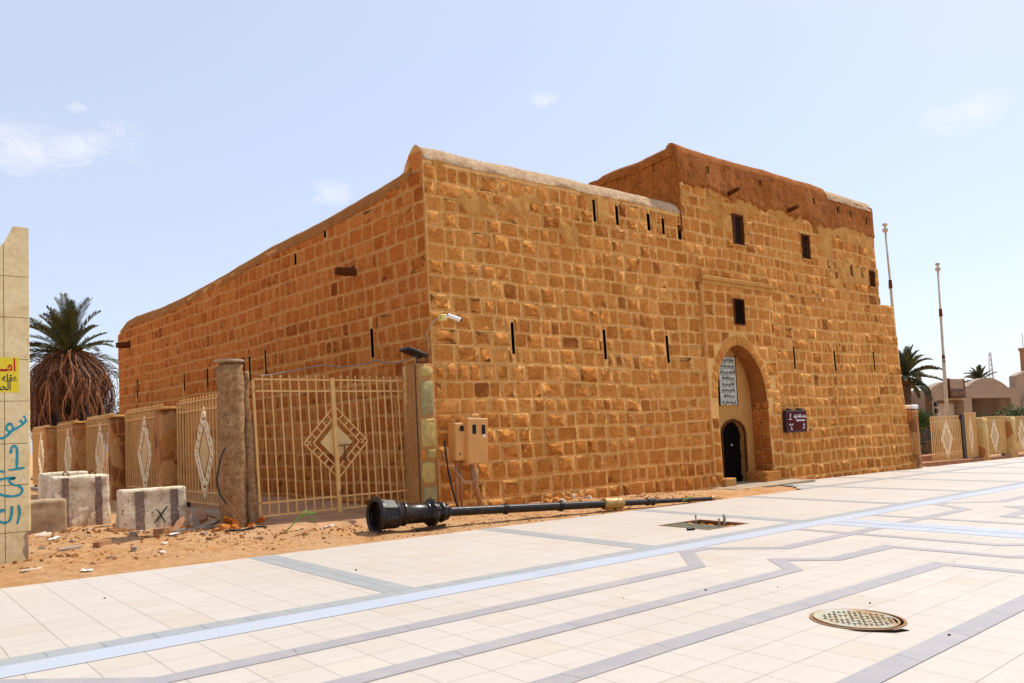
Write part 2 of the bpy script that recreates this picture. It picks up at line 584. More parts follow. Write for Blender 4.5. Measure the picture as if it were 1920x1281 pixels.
def sym(line):
    """reflect in the cell diagonal to close the interlaced pattern"""
    m = [(b, a) for a, b in reversed(line)]
    return line + (m[1:] if m[0] == line[-1] else m)
def zb(c, i): return .003 + .0008*i
ZI = 0
for kk in range(-1, 4):
    for side in (-1, 1):
        cu = 13.01 + kk*PER + side*.47
        for li, line in enumerate(LN):
            if li == 0:
                P1 = [line, [(b, a) for a, b in line]]
            else: P1 = [sym(line)]
            for qi, P in enumerate(P1):
                pts = [(cu + side*a, 6.54-b) for a, b in P]
                if any(p[0] < -9 for p in pts) and kk < 0 and side < 0: continue
                if side > 0: pts = pts[::-1]
                band(pb, pts, .2, .0036+.0007*((li+qi) % 2), .9)
pb.build('mauve_band', M_purple, kind='structure')

# ------------------------------------------------------------------ fort
TH = -.093
DL = Vector((sin(TH), cos(TH), 0))          # along the side wall, away from the corner
NL = Vector((-cos(TH), sin(TH), 0))         # outward of the side wall
CX = 8.93
def lerp_tab(tab, x):
    if x <= tab[0][0]: return tab[0][1]
    for (a, p), (b, q) in zip(tab, tab[1:]):
        if x <= b: return p+(q-p)*(x-a)/(b-a)
    return tab[-1][1]
FL = [(-1, .85), (-.4, .72), (0, .55), (1.6, .27), (3.3, .10), (4.9, .05), (6, 0), (12, 0)]
def wav(s, z):
    return .06*nz3(s*.22, z*.35, 2) + .035*nz3(s*.8, z*.8, 4)
def PF(s, z, off=0.):
    k = max(0, min(1, (s-27)/3))
    return Vector((s + lerp_tab(FL, z)*k, 13.9+.03*z-off + .025*nz3(s*.35, z*.35, 8), z + wav(s, z)))
def PL(s, z, off=0.):
    b = Vector((CX, 13.9+.03*z, z + wav(-s, z)))
    return b + DL*s + NL*(off + .03*nz3(s*.3, z*.3, 31))
def PT(s, z, off=0.):           # left side of the tower
    b = Vector((17.63, 13.9+.03*z, z))
    return b + DL*s + NL*off
def PP(s, z, off=0.):           # portal panel, truly vertical
    return Vector((s, 13.84+.022*z-off, z))
def subtract(r, o):
    """r minus o -> list of rects (x0,x1,z0,z1)"""
    x0, x1, z0, z1 = r; a0, a1, b0, b1 = o
    if a1 <= x0 or a0 >= x1 or b1 <= z0 or b0 >= z1: return [r]
    out = []
    if a0 > x0: out.append((x0, a0, z0, z1))
    if a1 < x1: out.append((a1, x1, z0, z1))
    m0, m1 = max(x0, a0), min(x1, a1)
    if b0 > z0: out.append((m0, m1, z0, b0))
    if b1 < z1: out.append((m0, m1, b1, z1))
    return out
def grid_wall(mb, P, s0, s1, z0, ztop, holes, step=.45, off=0., flip=False):
    """mortar face with real openings; ztop is a function of s"""
    xs = {s0, s1}; zs = {z0}
    for h in holes: xs |= {h[0], h[1]}; zs |= {h[2], h[3]}
    zmax = max(ztop(s0+(s1-s0)*i/40) for i in range(41))
    k = z0
    while k < zmax: zs.add(round(k, 4)); k += step
    zs.add(zmax)
    xs = {x for x in xs if s0 <= x <= s1}
    k = s0
    while k < s1: xs.add(round(k, 4)); k += step
    xs = sorted(xs); zs = sorted(zs)
    def dd(l):
        o = [l[0]]
        for v in l[1:]:
            if v-o[-1] > 1e-4: o.append(v)
        return o
    xs = dd(xs); zs = dd(zs)
    idx = {}
    V = []; F = []
    def vid(i, j):
        x, z = xs[i], min(zs[j], ztop(xs[i]))
        key = (i, round(z, 4))
        if key not in idx:
            idx[key] = len(V); V.append(tuple(P(x, z, off)))
        return idx[key]
    for i in range(len(xs)-1):
        for j in range(len(zs)-1):
            xm, zm = (xs[i]+xs[i+1])/2, (zs[j]+zs[j+1])/2
            if zs[j] >= max(ztop(xs[i]), ztop(xs[i+1])): continue
            if any(h[0] < xm < h[1] and h[2] < zm < h[3] for h in holes): continue
            q = [vid(i, j), vid(i+1, j), vid(i+1, j+1), vid(i, j+1)]
            q = [a for n, a in enumerate(q) if a != q[n-1]]
            if len(set(q)) >= 3: F.append(tuple(reversed(q)) if flip else tuple(q))
    mb.add(V, F)
def one_stone(mb, P, x0, x1, z0, z1, h, col, rnd=.28, jit=.008, pushfn=None, flip=False, mort=.022):
    x0 += mort*random.uniform(.5, 1.3); x1 -= mort*random.uniform(.5, 1.3)
    z0 += mort*random.uniform(.5, 1.2); z1 -= mort*random.uniform(.5, 1.2)
    w, d = x1-x0, z1-z0
    if w < .05 or d < .05: return
    r = min(w, d)*random.uniform(rnd*.35, rnd*1.7)
    out = []
    for (cx, cz, a0) in ((x1-r, z0+r, -pi/2), (x1-r, z1-r, 0), (x0+r, z1-r, pi/2), (x0+r, z0+r, pi)):
        for q in (.0, .5, 1.):
            a = a0+q*pi/2
            out.append([cx+r*cos(a)+random.uniform(-jit, jit), cz+r*sin(a)+random.uniform(-jit, jit)])
    # one extra point on each long side keeps the edges uneven
    if pushfn: out = [pushfn(*p) for p in out]
    cxm = sum(p[0] for p in out)/len(out); czm = sum(p[1] for p in out)/len(out)
    bx, bz = random.uniform(-.10, .10)*w, random.uniform(-.10, .10)*d
    V = []; C = []
    n = len(out)
    m = min(w, d)
    flat = random.random() < .38
    kb = random.uniform(.80, .93) if flat else random.uniform(.66, .88)      # size of the boss
    kt = kb-(.05 if flat else random.uniform(.07, .16))
    hh_ = min(h, .008) if flat else h
    bj = .0 if flat else .05*m
    rings = ((1.0, -.012, 1., 0), (.975, .006, 1., 0), (kb, .007, .8, bj), (kt, hh_*.9+.004, .1, bj), (kt*.5, hh_*1.12+.004, 0, 0))
    jt = [(random.uniform(-1, 1), random.uniform(-1, 1)) for _ in out]
    for (k, o, rim, jj) in rings:
        for q, p in enumerate(out):
            f = (1-k)*(.6 if k > .6 else 1)
            V.append(tuple(P(cxm+bx*f+(p[0]-cxm)*k+jt[q][0]*jj, czm+bz*f+(p[1]-czm)*k+jt[q][1]*jj, o+(random.uniform(-.22, .22)*hh_ if k < .9 else 0))))
            C.append((col, rim, 0))
    V.append(tuple(P(cxm+bx*.5, czm+bz*.5, hh_*1.1+.004))); C.append((col, 0, 0))
    F = []
    for rr in range(4):
        for i in range(n):
            j = (i+1) % n
            F.append((rr*n+i, rr*n+j, (rr+1)*n+j, (rr+1)*n+i))
    for i in range(n): F.append((4*n+i, 4*n+(i+1) % n, 5*n))
    if flip: F = [tuple(reversed(f)) for f in F]
    mb.add(V, F, C)
def courses(mb, P, s0, s1, z0, z1fn, holes, hmin=.33, hmax=.42, wmin=.25, wmax=.72, bulge=(.004, .045), right=None, flip=False, keep=None, push=None, mort=.013, rnd=.12, seed=1):
    random.seed(seed)
    z = z0
    zmax = max(z1fn(s0+(s1-s0)*i/30) for i in range(31))
    while z < zmax:
        hh = random.uniform(hmin, hmax)
        s = s0
        band_h = random.uniform(.5, 1.3)
        while s < s1-.05:
            w = min(random.choice((random.uniform(wmin, wmax), random.uniform(wmin, (wmin+wmax)/2))), s1-s)
            if s1-(s+w) < .16: w = s1-s
            top = z1fn(s+w/2)
            zt = min(z+hh, top)
            if zt-z > .1:
                rects = [(s, s+w, z, zt)]
                for o in holes:
                    nr = []
                    for r in rects: nr += subtract(r, o)
                    rects = nr
                for r in rects:
                    if r[0] < 17.63 < r[1] and r[3] > 7.75 and P is PF: r = (17.64, r[1], r[2], r[3])
                    if r[1]-r[0] < .09 or r[3]-r[2] < .1: continue
                    if keep and not keep((r[0]+r[1])/2, (r[2]+r[3])/2): continue
                    c = min(1, max(0, random.gauss(.56, .17)+.24*nz3(r[0]*.25, r[2]*.4, seed)-(.35 if random.random() < .05 else 0)))
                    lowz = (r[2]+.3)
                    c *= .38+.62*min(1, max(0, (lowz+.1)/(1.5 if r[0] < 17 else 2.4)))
                    hb = random.uniform(*bulge)*band_h
                    if random.random() < .12: hb *= .25
                    if random.random() < .10: hb *= 1.6
                    if r[3]-r[2] < .2: hb *= .5
                    one_stone(mb, P, *r, hb, c, rnd=rnd, pushfn=push, flip=flip, mort=mort)
            s += w
        z += hh
fort = empty('stone_fort', (18, 20, gz(18, 20)), 'large square sandstone fort with battered walls, mud rendered upper storey and pointed entrance arch', 'fort')
FI = Matrix.Translation(-Vector(fort.location))
def fp(mb, name, mat, **k):
    """fort part"""
    o = mb.build(name, mat, fort, **k)
    o.matrix_parent_inverse = FI
    return o
# openings of the front, (x0,x1,z0,z1)
SLF = [(11.13, 11.22, 3.42, 4.18), (14.14, 14.24, 3.40, 4.19), (16.58, 16.69, 3.39, 4.16), (22.82, 22.92, 3.30, 4.07), (25.34, 25.45, 3.31, 4.02), (28.04, 28.14, 3.26, 4.03),
       (14.09, 14.19, 6.97, 7.56), (14.93, 15.04, 6.99, 7.52), (16.16, 16.29, 6.99, 7.48), (16.77, 16.88, 6.97, 7.44), (17.44, 17.60, 6.92, 7.34),
       (26.99, 27.13, 6.79, 7.14), (27.75, 27.88, 6.79, 7.14)]
LOOP = [(18.86, 19.02, 9.12, 9.36), (21.60, 21.76, 9.16, 9.38), (24.72, 24.88, 9.08, 9.28), (26.44, 26.58, 8.98, 9.25), (27.28, 27.42, 8.97, 9.22), (28.50, 28.64, 8.90, 9.17)]
WIN = [(20.06, 20.60, 7.09, 8.06), (23.90, 24.40, 7.09, 7.95), (28.36, 28.74, 6.48, 7.11)]
PORT = (18.22, 21.74, -.6, 5.92)
def mudline(s):
    return lerp_tab([(17.6, 8.66), (18.3, 8.60), (19, 8.72), (20.2, 8.50), (21, 8.60), (21.9, 8.42), (22.75, 8.58), (23.6, 8.36), (24, 8.52), (24.8, 8.30), (25.4, 8.40), (25.9, 8.30), (26.7, 8.5), (27.55, 8.5), (29, 8.42)], s) + .10*nz3(s*3, 0, 5) + .10*nz3(s*8, 1, 5) + .06*nz3(s*21, 1, 5)
def ftop(s):
    if s < 17.63: return 7.74 + .02*nz3(s, 0, 0)
    if s <= 29.0: return 9.5
    return 5.83
H = SLF+LOOP+WIN+[PORT]
mb = MB()
grid_wall(mb, PF, CX, 17.63, -.7, ftop, H)
grid_wall(mb, PF, 17.63, 29.0, -.7, lambda s: 9.55, H)
grid_wall(mb, PF, 29.0, 30.0, -.7, lambda s: 5.84, H, .3)
# ledge on the step at the right end and its return
mb.quad(PF(29, 5.84), PF(30, 5.84), PF(30, 5.84)+Vector((0, 3, 0)), PF(29, 5.84)+Vector((0, 3, 0)))
for z in range(12):
    a, b = -.7+z*.545, -.7+(z+1)*.545
    mb.quad(PF(30, a), PF(30, a)+Vector((-1.5, 20, 0)), PF(30, b)+Vector((-1.5, 20, 0)), PF(30, b))
mb.quad(PF(29, 5.8), PF(29, 5.8)+Vector((-1, 19, 0)), PF(29, 9.5)+Vector((-1, 19, 0)), PF(29, 9.5))
fp(mb, 'front_wall', M_mortar, smooth=True, angle=40)
mb = MB()
def keepf(s, z):
    return z < (mudline(s)-.05 if s > 17.63 else 99)
courses(mb, PF, CX+.01, 29.0, -.55, lambda s: 7.72 if s < 17.6 else mudline(s)-.02, H, seed=3)
courses(mb, PF, 29.0, 30.0, -.55, lambda s: 5.82, H, seed=6)
fp(mb, 'front_stonework', M_stone, smooth=True)
# mud render of the upper storey, its lower edge peeled
def mud_sheet(mb, P, s0, s1, zlo, zhi, holes, th=.06, st=.09, drop=None):
    n = int((s1-s0)/st)
    m = 26
    V = []; F = []
    for i in range(n+1):
        s = s0+(s1-s0)*i/n
        lo = zlo(s)
        for j in range(m+1):
            z = lo+(zhi(s)-lo)*j/m
            o = th + .022*nz3(s*1.1, z*1.3, 17) + .012*nz3(s*4, z*4, 19) + .006*nz3(s*11, z*11, 23)
            if j == 0: o = -.01
            elif j == 1: z = lo+.02; o *= .85
            V.append(tuple(P(s, z, o)))
    for i in range(n):
        s = s0+(s1-s0)*(i+.5)/n
        for j in range(m):
            lo = zlo(s); z = lo+(zhi(s)-lo)*(j+.5)/m
            if any(h[0] < s < h[1] and h[2] < z < h[3] for h in holes): continue
            a = i*(m+1)+j
            F.append((a, a+m+1, a+m+2, a+1))
    mb.add(V, F)
mb = MB()
mud_sheet(mb, PF, 17.60, 25.74, mudline, lambda s: 9.56, LOOP, .075, .06)
fp(mb, 'upper_mud_render', M_mud, smooth=True)
mb = MB()
mud_sheet(mb, PF, 25.74, 29.03, mudline, lambda s: 9.56, LOOP, .045, .06)
fp(mb, 'upper_mud_render', M_mud, smooth=True)
# plaster patches lower on the tower
def patch_sheet(s0, s1, z0f, z1f, thr, seed_, o0=.034, st=.07):
    mbp = MB(); n = int((s1-s0)/st); V = []; F = []; m = 30
    for i in range(n+1):
        s_ = s0+(s1-s0)*i/n
        for j in range(m+1):
            z = z0f(s_)+(z1f(s_)-z0f(s_))*j/m
            V.append(tuple(PF(s_, z, o0*(.2+1.0*max(0, min(1, (nz3(s_*.8, z*1.1, seed_)+.35*nz3(s_*3.2, z*4, seed_+1)-thr(s_, z))*4))))))
    for i in range(n):
        s_ = s0+(s1-s0)*(i+.5)/n
        for j in range(m):
            z = z0f(s_)+(z1f(s_)-z0f(s_))*(j+.5)/m
            if nz3(s_*.8, z*1.1, seed_)+.35*nz3(s_*3.2, z*4, seed_+1) < thr(s_, z): continue
            if any(h[0]-.03 < s_ < h[1]+.03 and h[2]-.03 < z < h[3]+.03 for h in H): continue
            a = i*(m+1)+j; F.append((a, a+m+1, a+m+2, a+1))
    mbp.add(V, F); fp(mbp, 'plaster_patch', M_smear, smooth=True)
patch_sheet(17.7, 25.9, lambda s: 6.3, lambda s: mudline(s)+.03, lambda s, z: .42-.50*max(0, (z-7.3)/1.3), 3)
patch_sheet(25.9, 29.0, lambda s: 6.2, lambda s: mudline(s)+.03, lambda s, z: .16-.5*max(0, (z-6.9)/1.5), 8)
patch_sheet(9.2, 17.6, lambda s: 5.9, lambda s: 7.72, lambda s, z: .42-.40*max(0, (z-6.4)/1.3), 13, .03)
mb = MB()
mud_sheet(mb, PT, -.07, 3.3, lambda s: 7.2, lambda s: 9.5, [(.70, .84, 9.18, 9.42), (2.08, 2.20, 9.12, 9.34)], .03, .08)
mb.quad(PT(.0, 6.5, .0), PT(3.35, 6.5, 0), PT(3.35, 9.4, 0), PT(.0, 9.4, 0))
b0, b1 = PT(3.35, 7, 0.03), PT(3.35, 9.45, .03)
mb.quad(b0, b0+Vector((9, 1, 0)), b1+Vector((9, 1, 0)), b1)
fp(mb, 'tower_side_render', M_mud, smooth=True)
def parapet(mb, path, prof, seedz=0, n=None, am=.03):
    """sweep of a rounded cap: path gives (point, inward dir), prof gives (inward, up)"""
    V = []; F = []; m = len(prof)
    for i, (p, d) in enumerate(path):
        for j, (a, b) in enumerate(prof):
            q = Vector(p)+Vector(d)*a+Vector((0, 0, b))
            k = am*nz3(q.x*1.5, q.y*1.5, q.z*1.5+seedz)+am*.6*nz3(q.x*5, q.y*5, q.z*5+seedz)
            if j in (0, m-1): k = 0
            q += Vector(d)*k + Vector((0, 0, k))
            V.append(tuple(q))
    for i in range(len(path)-1):
        for j in range(m-1):
            a = i*m+j
            F.append((a, a+m, a+m+1, a+1))
    mb.add(V, F)
    b = len(mb.v)-len(V)
    mb.f.append(tuple(b+j for j in range(m)))
    mb.f.append(tuple(b+(len(path)-1)*m+m-1-j for j in range(m)))
IN = Vector((0, 1, 0))
prof_front = [(-.02, -.03), (-.02, .0), (.03, .12), (.09, .22), (.17, .30), (.25, .33), (.36, .27), (.50, .13), (.64, -.06), (.76, -.35), (.76, -1.2)]
mb = MB()
parapet(mb, [(PF(CX+.01+(17.70-CX)*i/80, 7.72), IN) for i in range(81)], prof_front, 1)
fp(mb, 'front_parapet_cap', M_cap, smooth=True)
prof_t = [(-.06, -.06), (-.06, .02), (-.03, .13), (.02, .22), (.09, .29), (.18, .31), (.28, .26), (.38, .12), (.42, -.3), (.42, -1)]
mb = MB()
parapet(mb, [(PF(17.60+(25.72-17.60)*i/70, 9.53), IN) for i in range(71)], prof_t, 2)
fp(mb, 'tower_parapet', M_mud, smooth=True)
mb = MB()
parapet(mb, [(PF(25.70+(28.9-25.70)*i/30, 9.47), IN) for i in range(31)], prof_t, 5)
fp(mb, 'tower_parapet', M_cap, smooth=True)
mb = MB()
def tz(s): return lerp_tab([(0, 9.56), (.5, 9.53), (.85, 9.49), (1.45, 9.41), (2.3, 9.42), (2.8, 9.39), (3.05, 9.3), (3.25, 9.1), (3.35, 8.9)], s)
prof_s = [(-.03, -.1), (-.03, .02), (.02, .14), (.12, .24), (.26, .29), (.42, .25), (.5, .1), (.52, -1)]
parapet(mb, [(PT(.06+3.29*i/40, tz(.06+3.29*i/40), .03), -NL) for i in range(41)][::-1], prof_s, 3)
fp(mb, 'tower_side_parapet', M_mud, smooth=True)
# side wall
LT = [(0, 8.0), (.5, 7.86), (.8, 7.70), (1.2, 7.60), (2.06, 7.52), (4.5, 7.35), (7.6, 7.25), (10.5, 7.03), (13.5, 6.86), (16.1, 6.78), (19, 6.84), (20.1, 6.78), (20.6, 6.62), (20.9, 6.3)]
def ltop(s): return lerp_tab(LT, s)-.22
SLL = [(2.2, 2.32, 3.47, 4.18), (7.69, 7.79, 3.55, 4.3), (8.72, 8.84, 3.48, 4.22), (11.8, 11.92, 3.48, 4.12), (13.78, 13.9, 3.5, 4.11), (18.56, 18.70, 3.55, 4.28), (5.72, 5.84, 6.39, 6.71), (4.13, 4.24, 6.84, 7.06)]
PLf = lambda s, z, off=0.: PL(s, z, off)
def ltop2(s):
    return max(ltop(s), 7.72+lerp_tab([(-.02, .02), (.03, .14), (.09, .24), (.17, .31), (.25, .34), (.36, .28), (.50, .14), (.64, -.05), (.76, -.30), (1, -9)], s))
mb = MB()
grid_wall(mb, PLf, 0, 1.0, -.4, lambda s: ltop2(s), SLL, .08, flip=True)
grid_wall(mb, PLf, 1.0, 20.85, -.4, lambda s: ltop(s)+.02, SLL, .5, flip=True)
c0, c1 = PL(20.85, -.3), PL(20.85, 6.3)
mb.quad(c0, c0+Vector((21, 2, 0)), c1+Vector((21, 2, 0)), c1)
# inner back and roof slab that close the building
r = [PL(.4, 6.9), PF(29, 6.9), PF(28, 6.9)+Vector((0, 20, 0)), PL(20.8, 6.0)]
mb.add([tuple(p) for p in r], [(0, 1, 2, 3)])
fp(mb, 'side_wall', M_mortar_shaded, smooth=True, angle=40)
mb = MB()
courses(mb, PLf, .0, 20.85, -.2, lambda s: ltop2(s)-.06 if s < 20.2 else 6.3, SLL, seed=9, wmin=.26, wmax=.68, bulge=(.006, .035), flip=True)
fp(mb, 'side_stonework', M_stone_shaded, smooth=True)
prof_l = [(-.002, -.16), (.0, -.03), (.03, .09), (.10, .18), (.22, .225), (.36, .21), (.46, .12), (.50, -.1), (.5, -1)]
mb = MB()
parapet(mb, [(Vector((*PL(.62+20.2*i/110, 0).xy, ltop(.62+20.2*i/110))), -NL) for i in range(111)][::-1], prof_l, 4, am=.045)
fp(mb, 'side_parapet', M_capside, smooth=True)
# reveals of slits, loopholes and windows
def reveal(P, h, depth, name, parent=fort, back=M_hole, side=M_mortar, taper=0.):
    a, b, c, d = h
    mb = MB()
    F = [P(a, c), P(b, c), P(b, d), P(a, d)]
    n = (P(a, c, -1)-P(a, c)).normalized()
    B = [p+n*depth for p in F]
    for i in range(4):
        j = (i+1) % 4
        mb.quad(F[i], B[i], B[j], F[j])
    mb.quad(B[0], B[1], B[2], B[3])
    return fp(mb, name, back)
for h in SLF: reveal(PF, h, .45, 'arrow_slit')
for h in LOOP: reveal(PF, h, .35, 'loophole')
for h in SLL: reveal(PLf, h, .45, 'arrow_slit')
for h in ((.70, .84, 9.18, 9.42), (2.08, 2.20, 9.12, 9.34)): reveal(PT, h, .3, 'loophole')
for wi, h in enumerate(WIN):
    a, b, c, d = h
    w = MB()
    F = [PF(a, c), PF(b, c), PF(b, d), PF(a, d)]; B = [p+Vector((0, .16, 0)) for p in F]
    for i in range(4): w.quad(F[i], B[i], B[(i+1) % 4], F[(i+1) % 4])
    win = fp(w, 'window', M_mortar)
    y = PF(a, c).y
    w = MB(); t = .05
    o = wav(a, c)
    for (x0_, x1_, z0_, z1_) in ((a, a+t, c, d), (b-t, b, c, d), (a+t, b-t, c, c+t), (a+t, b-t, d-t, d)):
        w.box(x0_, y-.035, z0_+o, x1_, y+.06, z1_+o, bev=.006)
    if wi < 2:
        for k in (1, 2): w.box(a+(b-a)*k/3-.008, y+.05, c+t+o, a+(b-a)*k/3+.008, y+.066, d-t+o)
    fr = w.build('frame', M_wood, win)
    w = MB(); w.quad((a, y+.10, c+o), (b, y+.10, c+o), (b, y+.10, d+o), (a, y+.10, d+o))
    pn = w.build('pane', M_glass if wi < 2 else M_hole, win)
    w = MB(); w.box(a-.06, y-.07, c-.05+o, b+.06, y+.02, c-.003+o, bev=.012); w.build('sill', M_plaster, win)
# water spouts
def spout(p, d, L=.42, r=.085, down=.0):
    mb = MB()
    p = Vector(p); d = Vector(d).normalized()
    pts = [p-d*.05, p+d*L*.5+Vector((0, 0, -down*.5)), p+d*L+Vector((0, 0, -down))]
    mb.tube(pts, [r, r*1.05, r*.9], 9)
    q = p+d*L*.45
    mb.box(-.03, -.03, -.02, .03, .03, .03, m=Matrix.Translation(p+d*.05+Vector((0, 0, r+.02))))
    return fp(mb, 'water_spout', M_wood, smooth=True, angle=45)
spout(PF(19.95, 8.66), (-.30, -1, .05), .55, .07)
spout(PF(23.2, 8.60), (-.30, -1, .05), .5, .07)
spout(PL(2.85, 5.66), (-1, .1, -.04), .5, .10)
spout(PL(19.4, 5.70), (-1, .1, -.04), .5, .12)
# ---- portal
ARCH = [(18.57, -.6), (18.57, 1.6), (18.58, 2.35), (18.63, 2.80), (18.74, 3.18), (18.93, 3.50), (19.17, 3.74), (19.44, 3.91), (19.74, 3.98), (20.00, 3.92), (20.28, 3.78), (20.52, 3.57), (20.74, 3.31), (20.90, 3.00), (20.98, 2.70), (21.03, 2.35), (21.06, 1.6), (21.10, -.6)]
ACX = 19.80
def archx_ext(t=.30):
    out = []
    for i, (x, z) in enumerate(ARCH):
        a = Vector(ARCH[max(0, i-1)]); b = Vector(ARCH[min(len(ARCH)-1, i+1)])
        d = (b-a).normalized(); n = Vector((-d.y, d.x))
        out.append((x+n.x*t, z+n.y*t))
    return out
EXT = archx_ext()
mb = MB()
# face of the portal around the arch, built strip by strip
px0, px1, pz1 = 18.22, 21.74, 5.95
def strip(mbx, arch, y):
    n = len(arch)
    def outer(x, z):
        if z < 2.0: return (px0 if x < ACX else px1, z)
        a = atan2(z-2.0, x-ACX)
        c, s_ = cos(a), sin(a)
        t = 99
        if c > 1e-6: t = min(t, (px1-ACX)/c)
        if c < -1e-6: t = min(t, (px0-ACX)/c)
        if s_ > 1e-6: t = min(t, (pz1-2.0)/s_)
        return (ACX+c*t, 2.0+s_*t)
    ar = []
    for (a, b) in zip(arch, arch[1:]):
        for k in range(4): ar.append((a[0]+(b[0]-a[0])*k/4, a[1]+(b[1]-a[1])*k/4))
    ar.append(arch[-1])
    # corners must be kept: add points whose outer ray meets them
    V = []
    for p in ar:
        V.append((p[0], y+.022*p[1], p[1]))
        o = outer(*p); V.append((o[0], y+.022*o[1], o[1]))
    F = []
    for i in range(len(ar)-1):
        a, b = V[2*i+1], V[2*i+3]
        f = [2*i, 2*i+2, 2*i+3, 2*i+1]
        # panel corner between them
        if abs(a[2]-pz1) > 1e-4 and abs(b[2]-pz1) < 1e-4:
            V.append((px0, y+.022*pz1, pz1)); f = [2*i, 2*i+2, 2*i+3, len(V)-1, 2*i+1]
        if abs(a[2]-pz1) < 1e-4 and abs(b[2]-pz1) > 1e-4:
            V.append((px1, y+.022*pz1, pz1)); f = [2*i, 2*i+2, 2*i+3, len(V)-1, 2*i+1]
        F.append(tuple(f))
    mbx.add(V, F)
    return ar
PW = (19.67, 20.13, 4.60, 5.34)
strip(mb, ARCH, 13.84)
# the small window of the portal is a recess box standing in front of the strip face
yb = 14.2
for (xa, xb) in ((px0, px0), (px1, px1)):
    mb.quad((xa, 13.827, -.6), (xa, yb, -.6), (xa, yb, pz1), (xa, 13.84+.022*pz1, pz1))
mb.quad((px0, 13.84+.022*pz1, pz1), (px1, 13.84+.022*pz1, pz1), (px1, yb, pz1), (px0, yb, pz1))
fp(mb, 'portal_face', M_mortar)
# ashlar of the portal, cut round the arch
def inside(x, z, poly):
    c = False; n = len(poly); j = n-1
    for i in range(n):
        if (poly[i][1] > z) != (poly[j][1] > z) and x < (poly[j][0]-poly[i][0])*(z-poly[i][1])/(poly[j][1]-poly[i][1])+poly[i][0]: c = not c
        j = i
    return c
def near(x, z, line):
    best = None
    for (a, b) in zip(line, line[1:]):
        a = Vector(a); b = Vector(b); p = Vector((x, z)); d = b-a
        t = max(0, min(1, (p-a).dot(d)/max(1e-9, d.dot(d)))); q = a+d*t
        if best is None or (q-p).length < best[0]: best = ((q-p).length, q)
    return best
def push_ext(x, z):
    if z > 2.0 and inside(x, z, EXT2):
        q = near(x, z, EXT2)[1]; return [q.x, q.y]
    return [x, z]
EXT2 = [(p[0], p[1]) for p in EXT]
mb = MB()
JL, JR = 18.57, 21.09
def keepp(x, z): return not inside(x, z, EXT2) if z > 2.0 else True
hol = [PW, (18.57, 21.09, -1, 2.0)]
courses(mb, PP, px0+.01, px1-.01, -.55, lambda s: 5.74, hol, .36, .46, .34, .78, (.006, .018), keep=keepp, push=push_ext, mort=.014, rnd=.12, seed=21)
fp(mb, 'portal_ashlar', M_stone, smooth=True)
mb = MB()
# voussoirs
random.seed(8)
A2 = [p for p in ARCH if p[1] > 1.9]; E2 = [EXT[i] for i, p in enumerate(ARCH) if p[1] > 1.9]
def along(line, t):
    L = [0]
    for a, b in zip(line, line[1:]): L.append(L[-1]+(Vector(b)-Vector(a)).length)
    t *= L[-1]
    for i in range(len(line)-1):
        if t <= L[i+1] or i == len(line)-2:
            k = (t-L[i])/(L[i+1]-L[i]); return Vector(line[i]).lerp(Vector(line[i+1]), k)
nv = 19
for i in range(nv):
    a, b = i/nv+.003, (i+1)/nv-.003
    c = min(1, max(0, random.gauss(.6, .15))); hh = random.uniform(.01, .02)
    In = [along(A2, a+(b-a)*k/3) for k in range(4)]; Ex = [along(E2, a+(b-a)*k/3) for k in range(4)]
    In = [p.lerp(q, .02) for p, q in zip(In, Ex)]; Ex = [q.lerp(p, .05) for p, q in zip(In, Ex)]
    ring = In+Ex[::-1]; cen = sum(ring, Vector((0, 0)))/8
    V = []; C = []
    for k, o, rm in ((1, -.02, 1), (.93, hh, .6), (.5, hh*1.2, 0)):
        for p in ring:
            q = cen+(p-cen)*k; V.append(tuple(PP(q.x, q.y, o))); C.append((c, rm, 0))
    F = []
    for r_ in range(2):
        for q in range(8): F.append((r_*8+q, r_*8+8+q, r_*8+8+(q+1) % 8, r_*8+(q+1) % 8))
    F.append(tuple(range(23, 15, -1)))
    mb.add(V, F, C)
fp(mb, 'arch_voussoirs', M_stone, smooth=True)
# barrel of the niche
ND = 14.48
mb = MB()
n = len(ARCH)
fine = []
for (a, b) in zip(ARCH, ARCH[1:]):
    for k in range(3): fine.append((a[0]+(b[0]-a[0])*k/3, a[1]+(b[1]-a[1])*k/3))
fine.append(ARCH[-1])
for (a, b) in zip(fine, fine[1:]):
    mb.quad((a[0], 13.84+.022*a[1], a[1]), (b[0], 13.84+.022*b[1], b[1]), (b[0], ND, b[1]), (a[0], ND, a[1]))
fp(mb, 'niche_vault', M_niche, smooth=True)
mb = MB()
# stones of the right jamb
PJ = lambda s, z, off=0.: Vector((21.09-off-.02*z, 13.84+s, z))
courses(mb, PJ, .01, .63, -.5, lambda s: 2.3, [], .38, .44, .25, .4, (.004, .012), mort=.012, rnd=.1, seed=31, flip=True)
fp(mb, 'niche_jamb_stones', M_stone_shaded, smooth=True)  # jamb takes the darker stone copy, its shade painted into the colour
DR = (19.42, 20.62)
DT = [(19.42, -.6), (19.42, 1.32), (19.50, 1.50), (19.68, 1.64), (20.02, 1.72), (20.36, 1.64), (20.54, 1.50), (20.62, 1.32), (20.62, -.6)]
# back wall with the door opening
mb = MB()
top = [(p[0], p[1]) for p in ARCH]
loop = top[:]
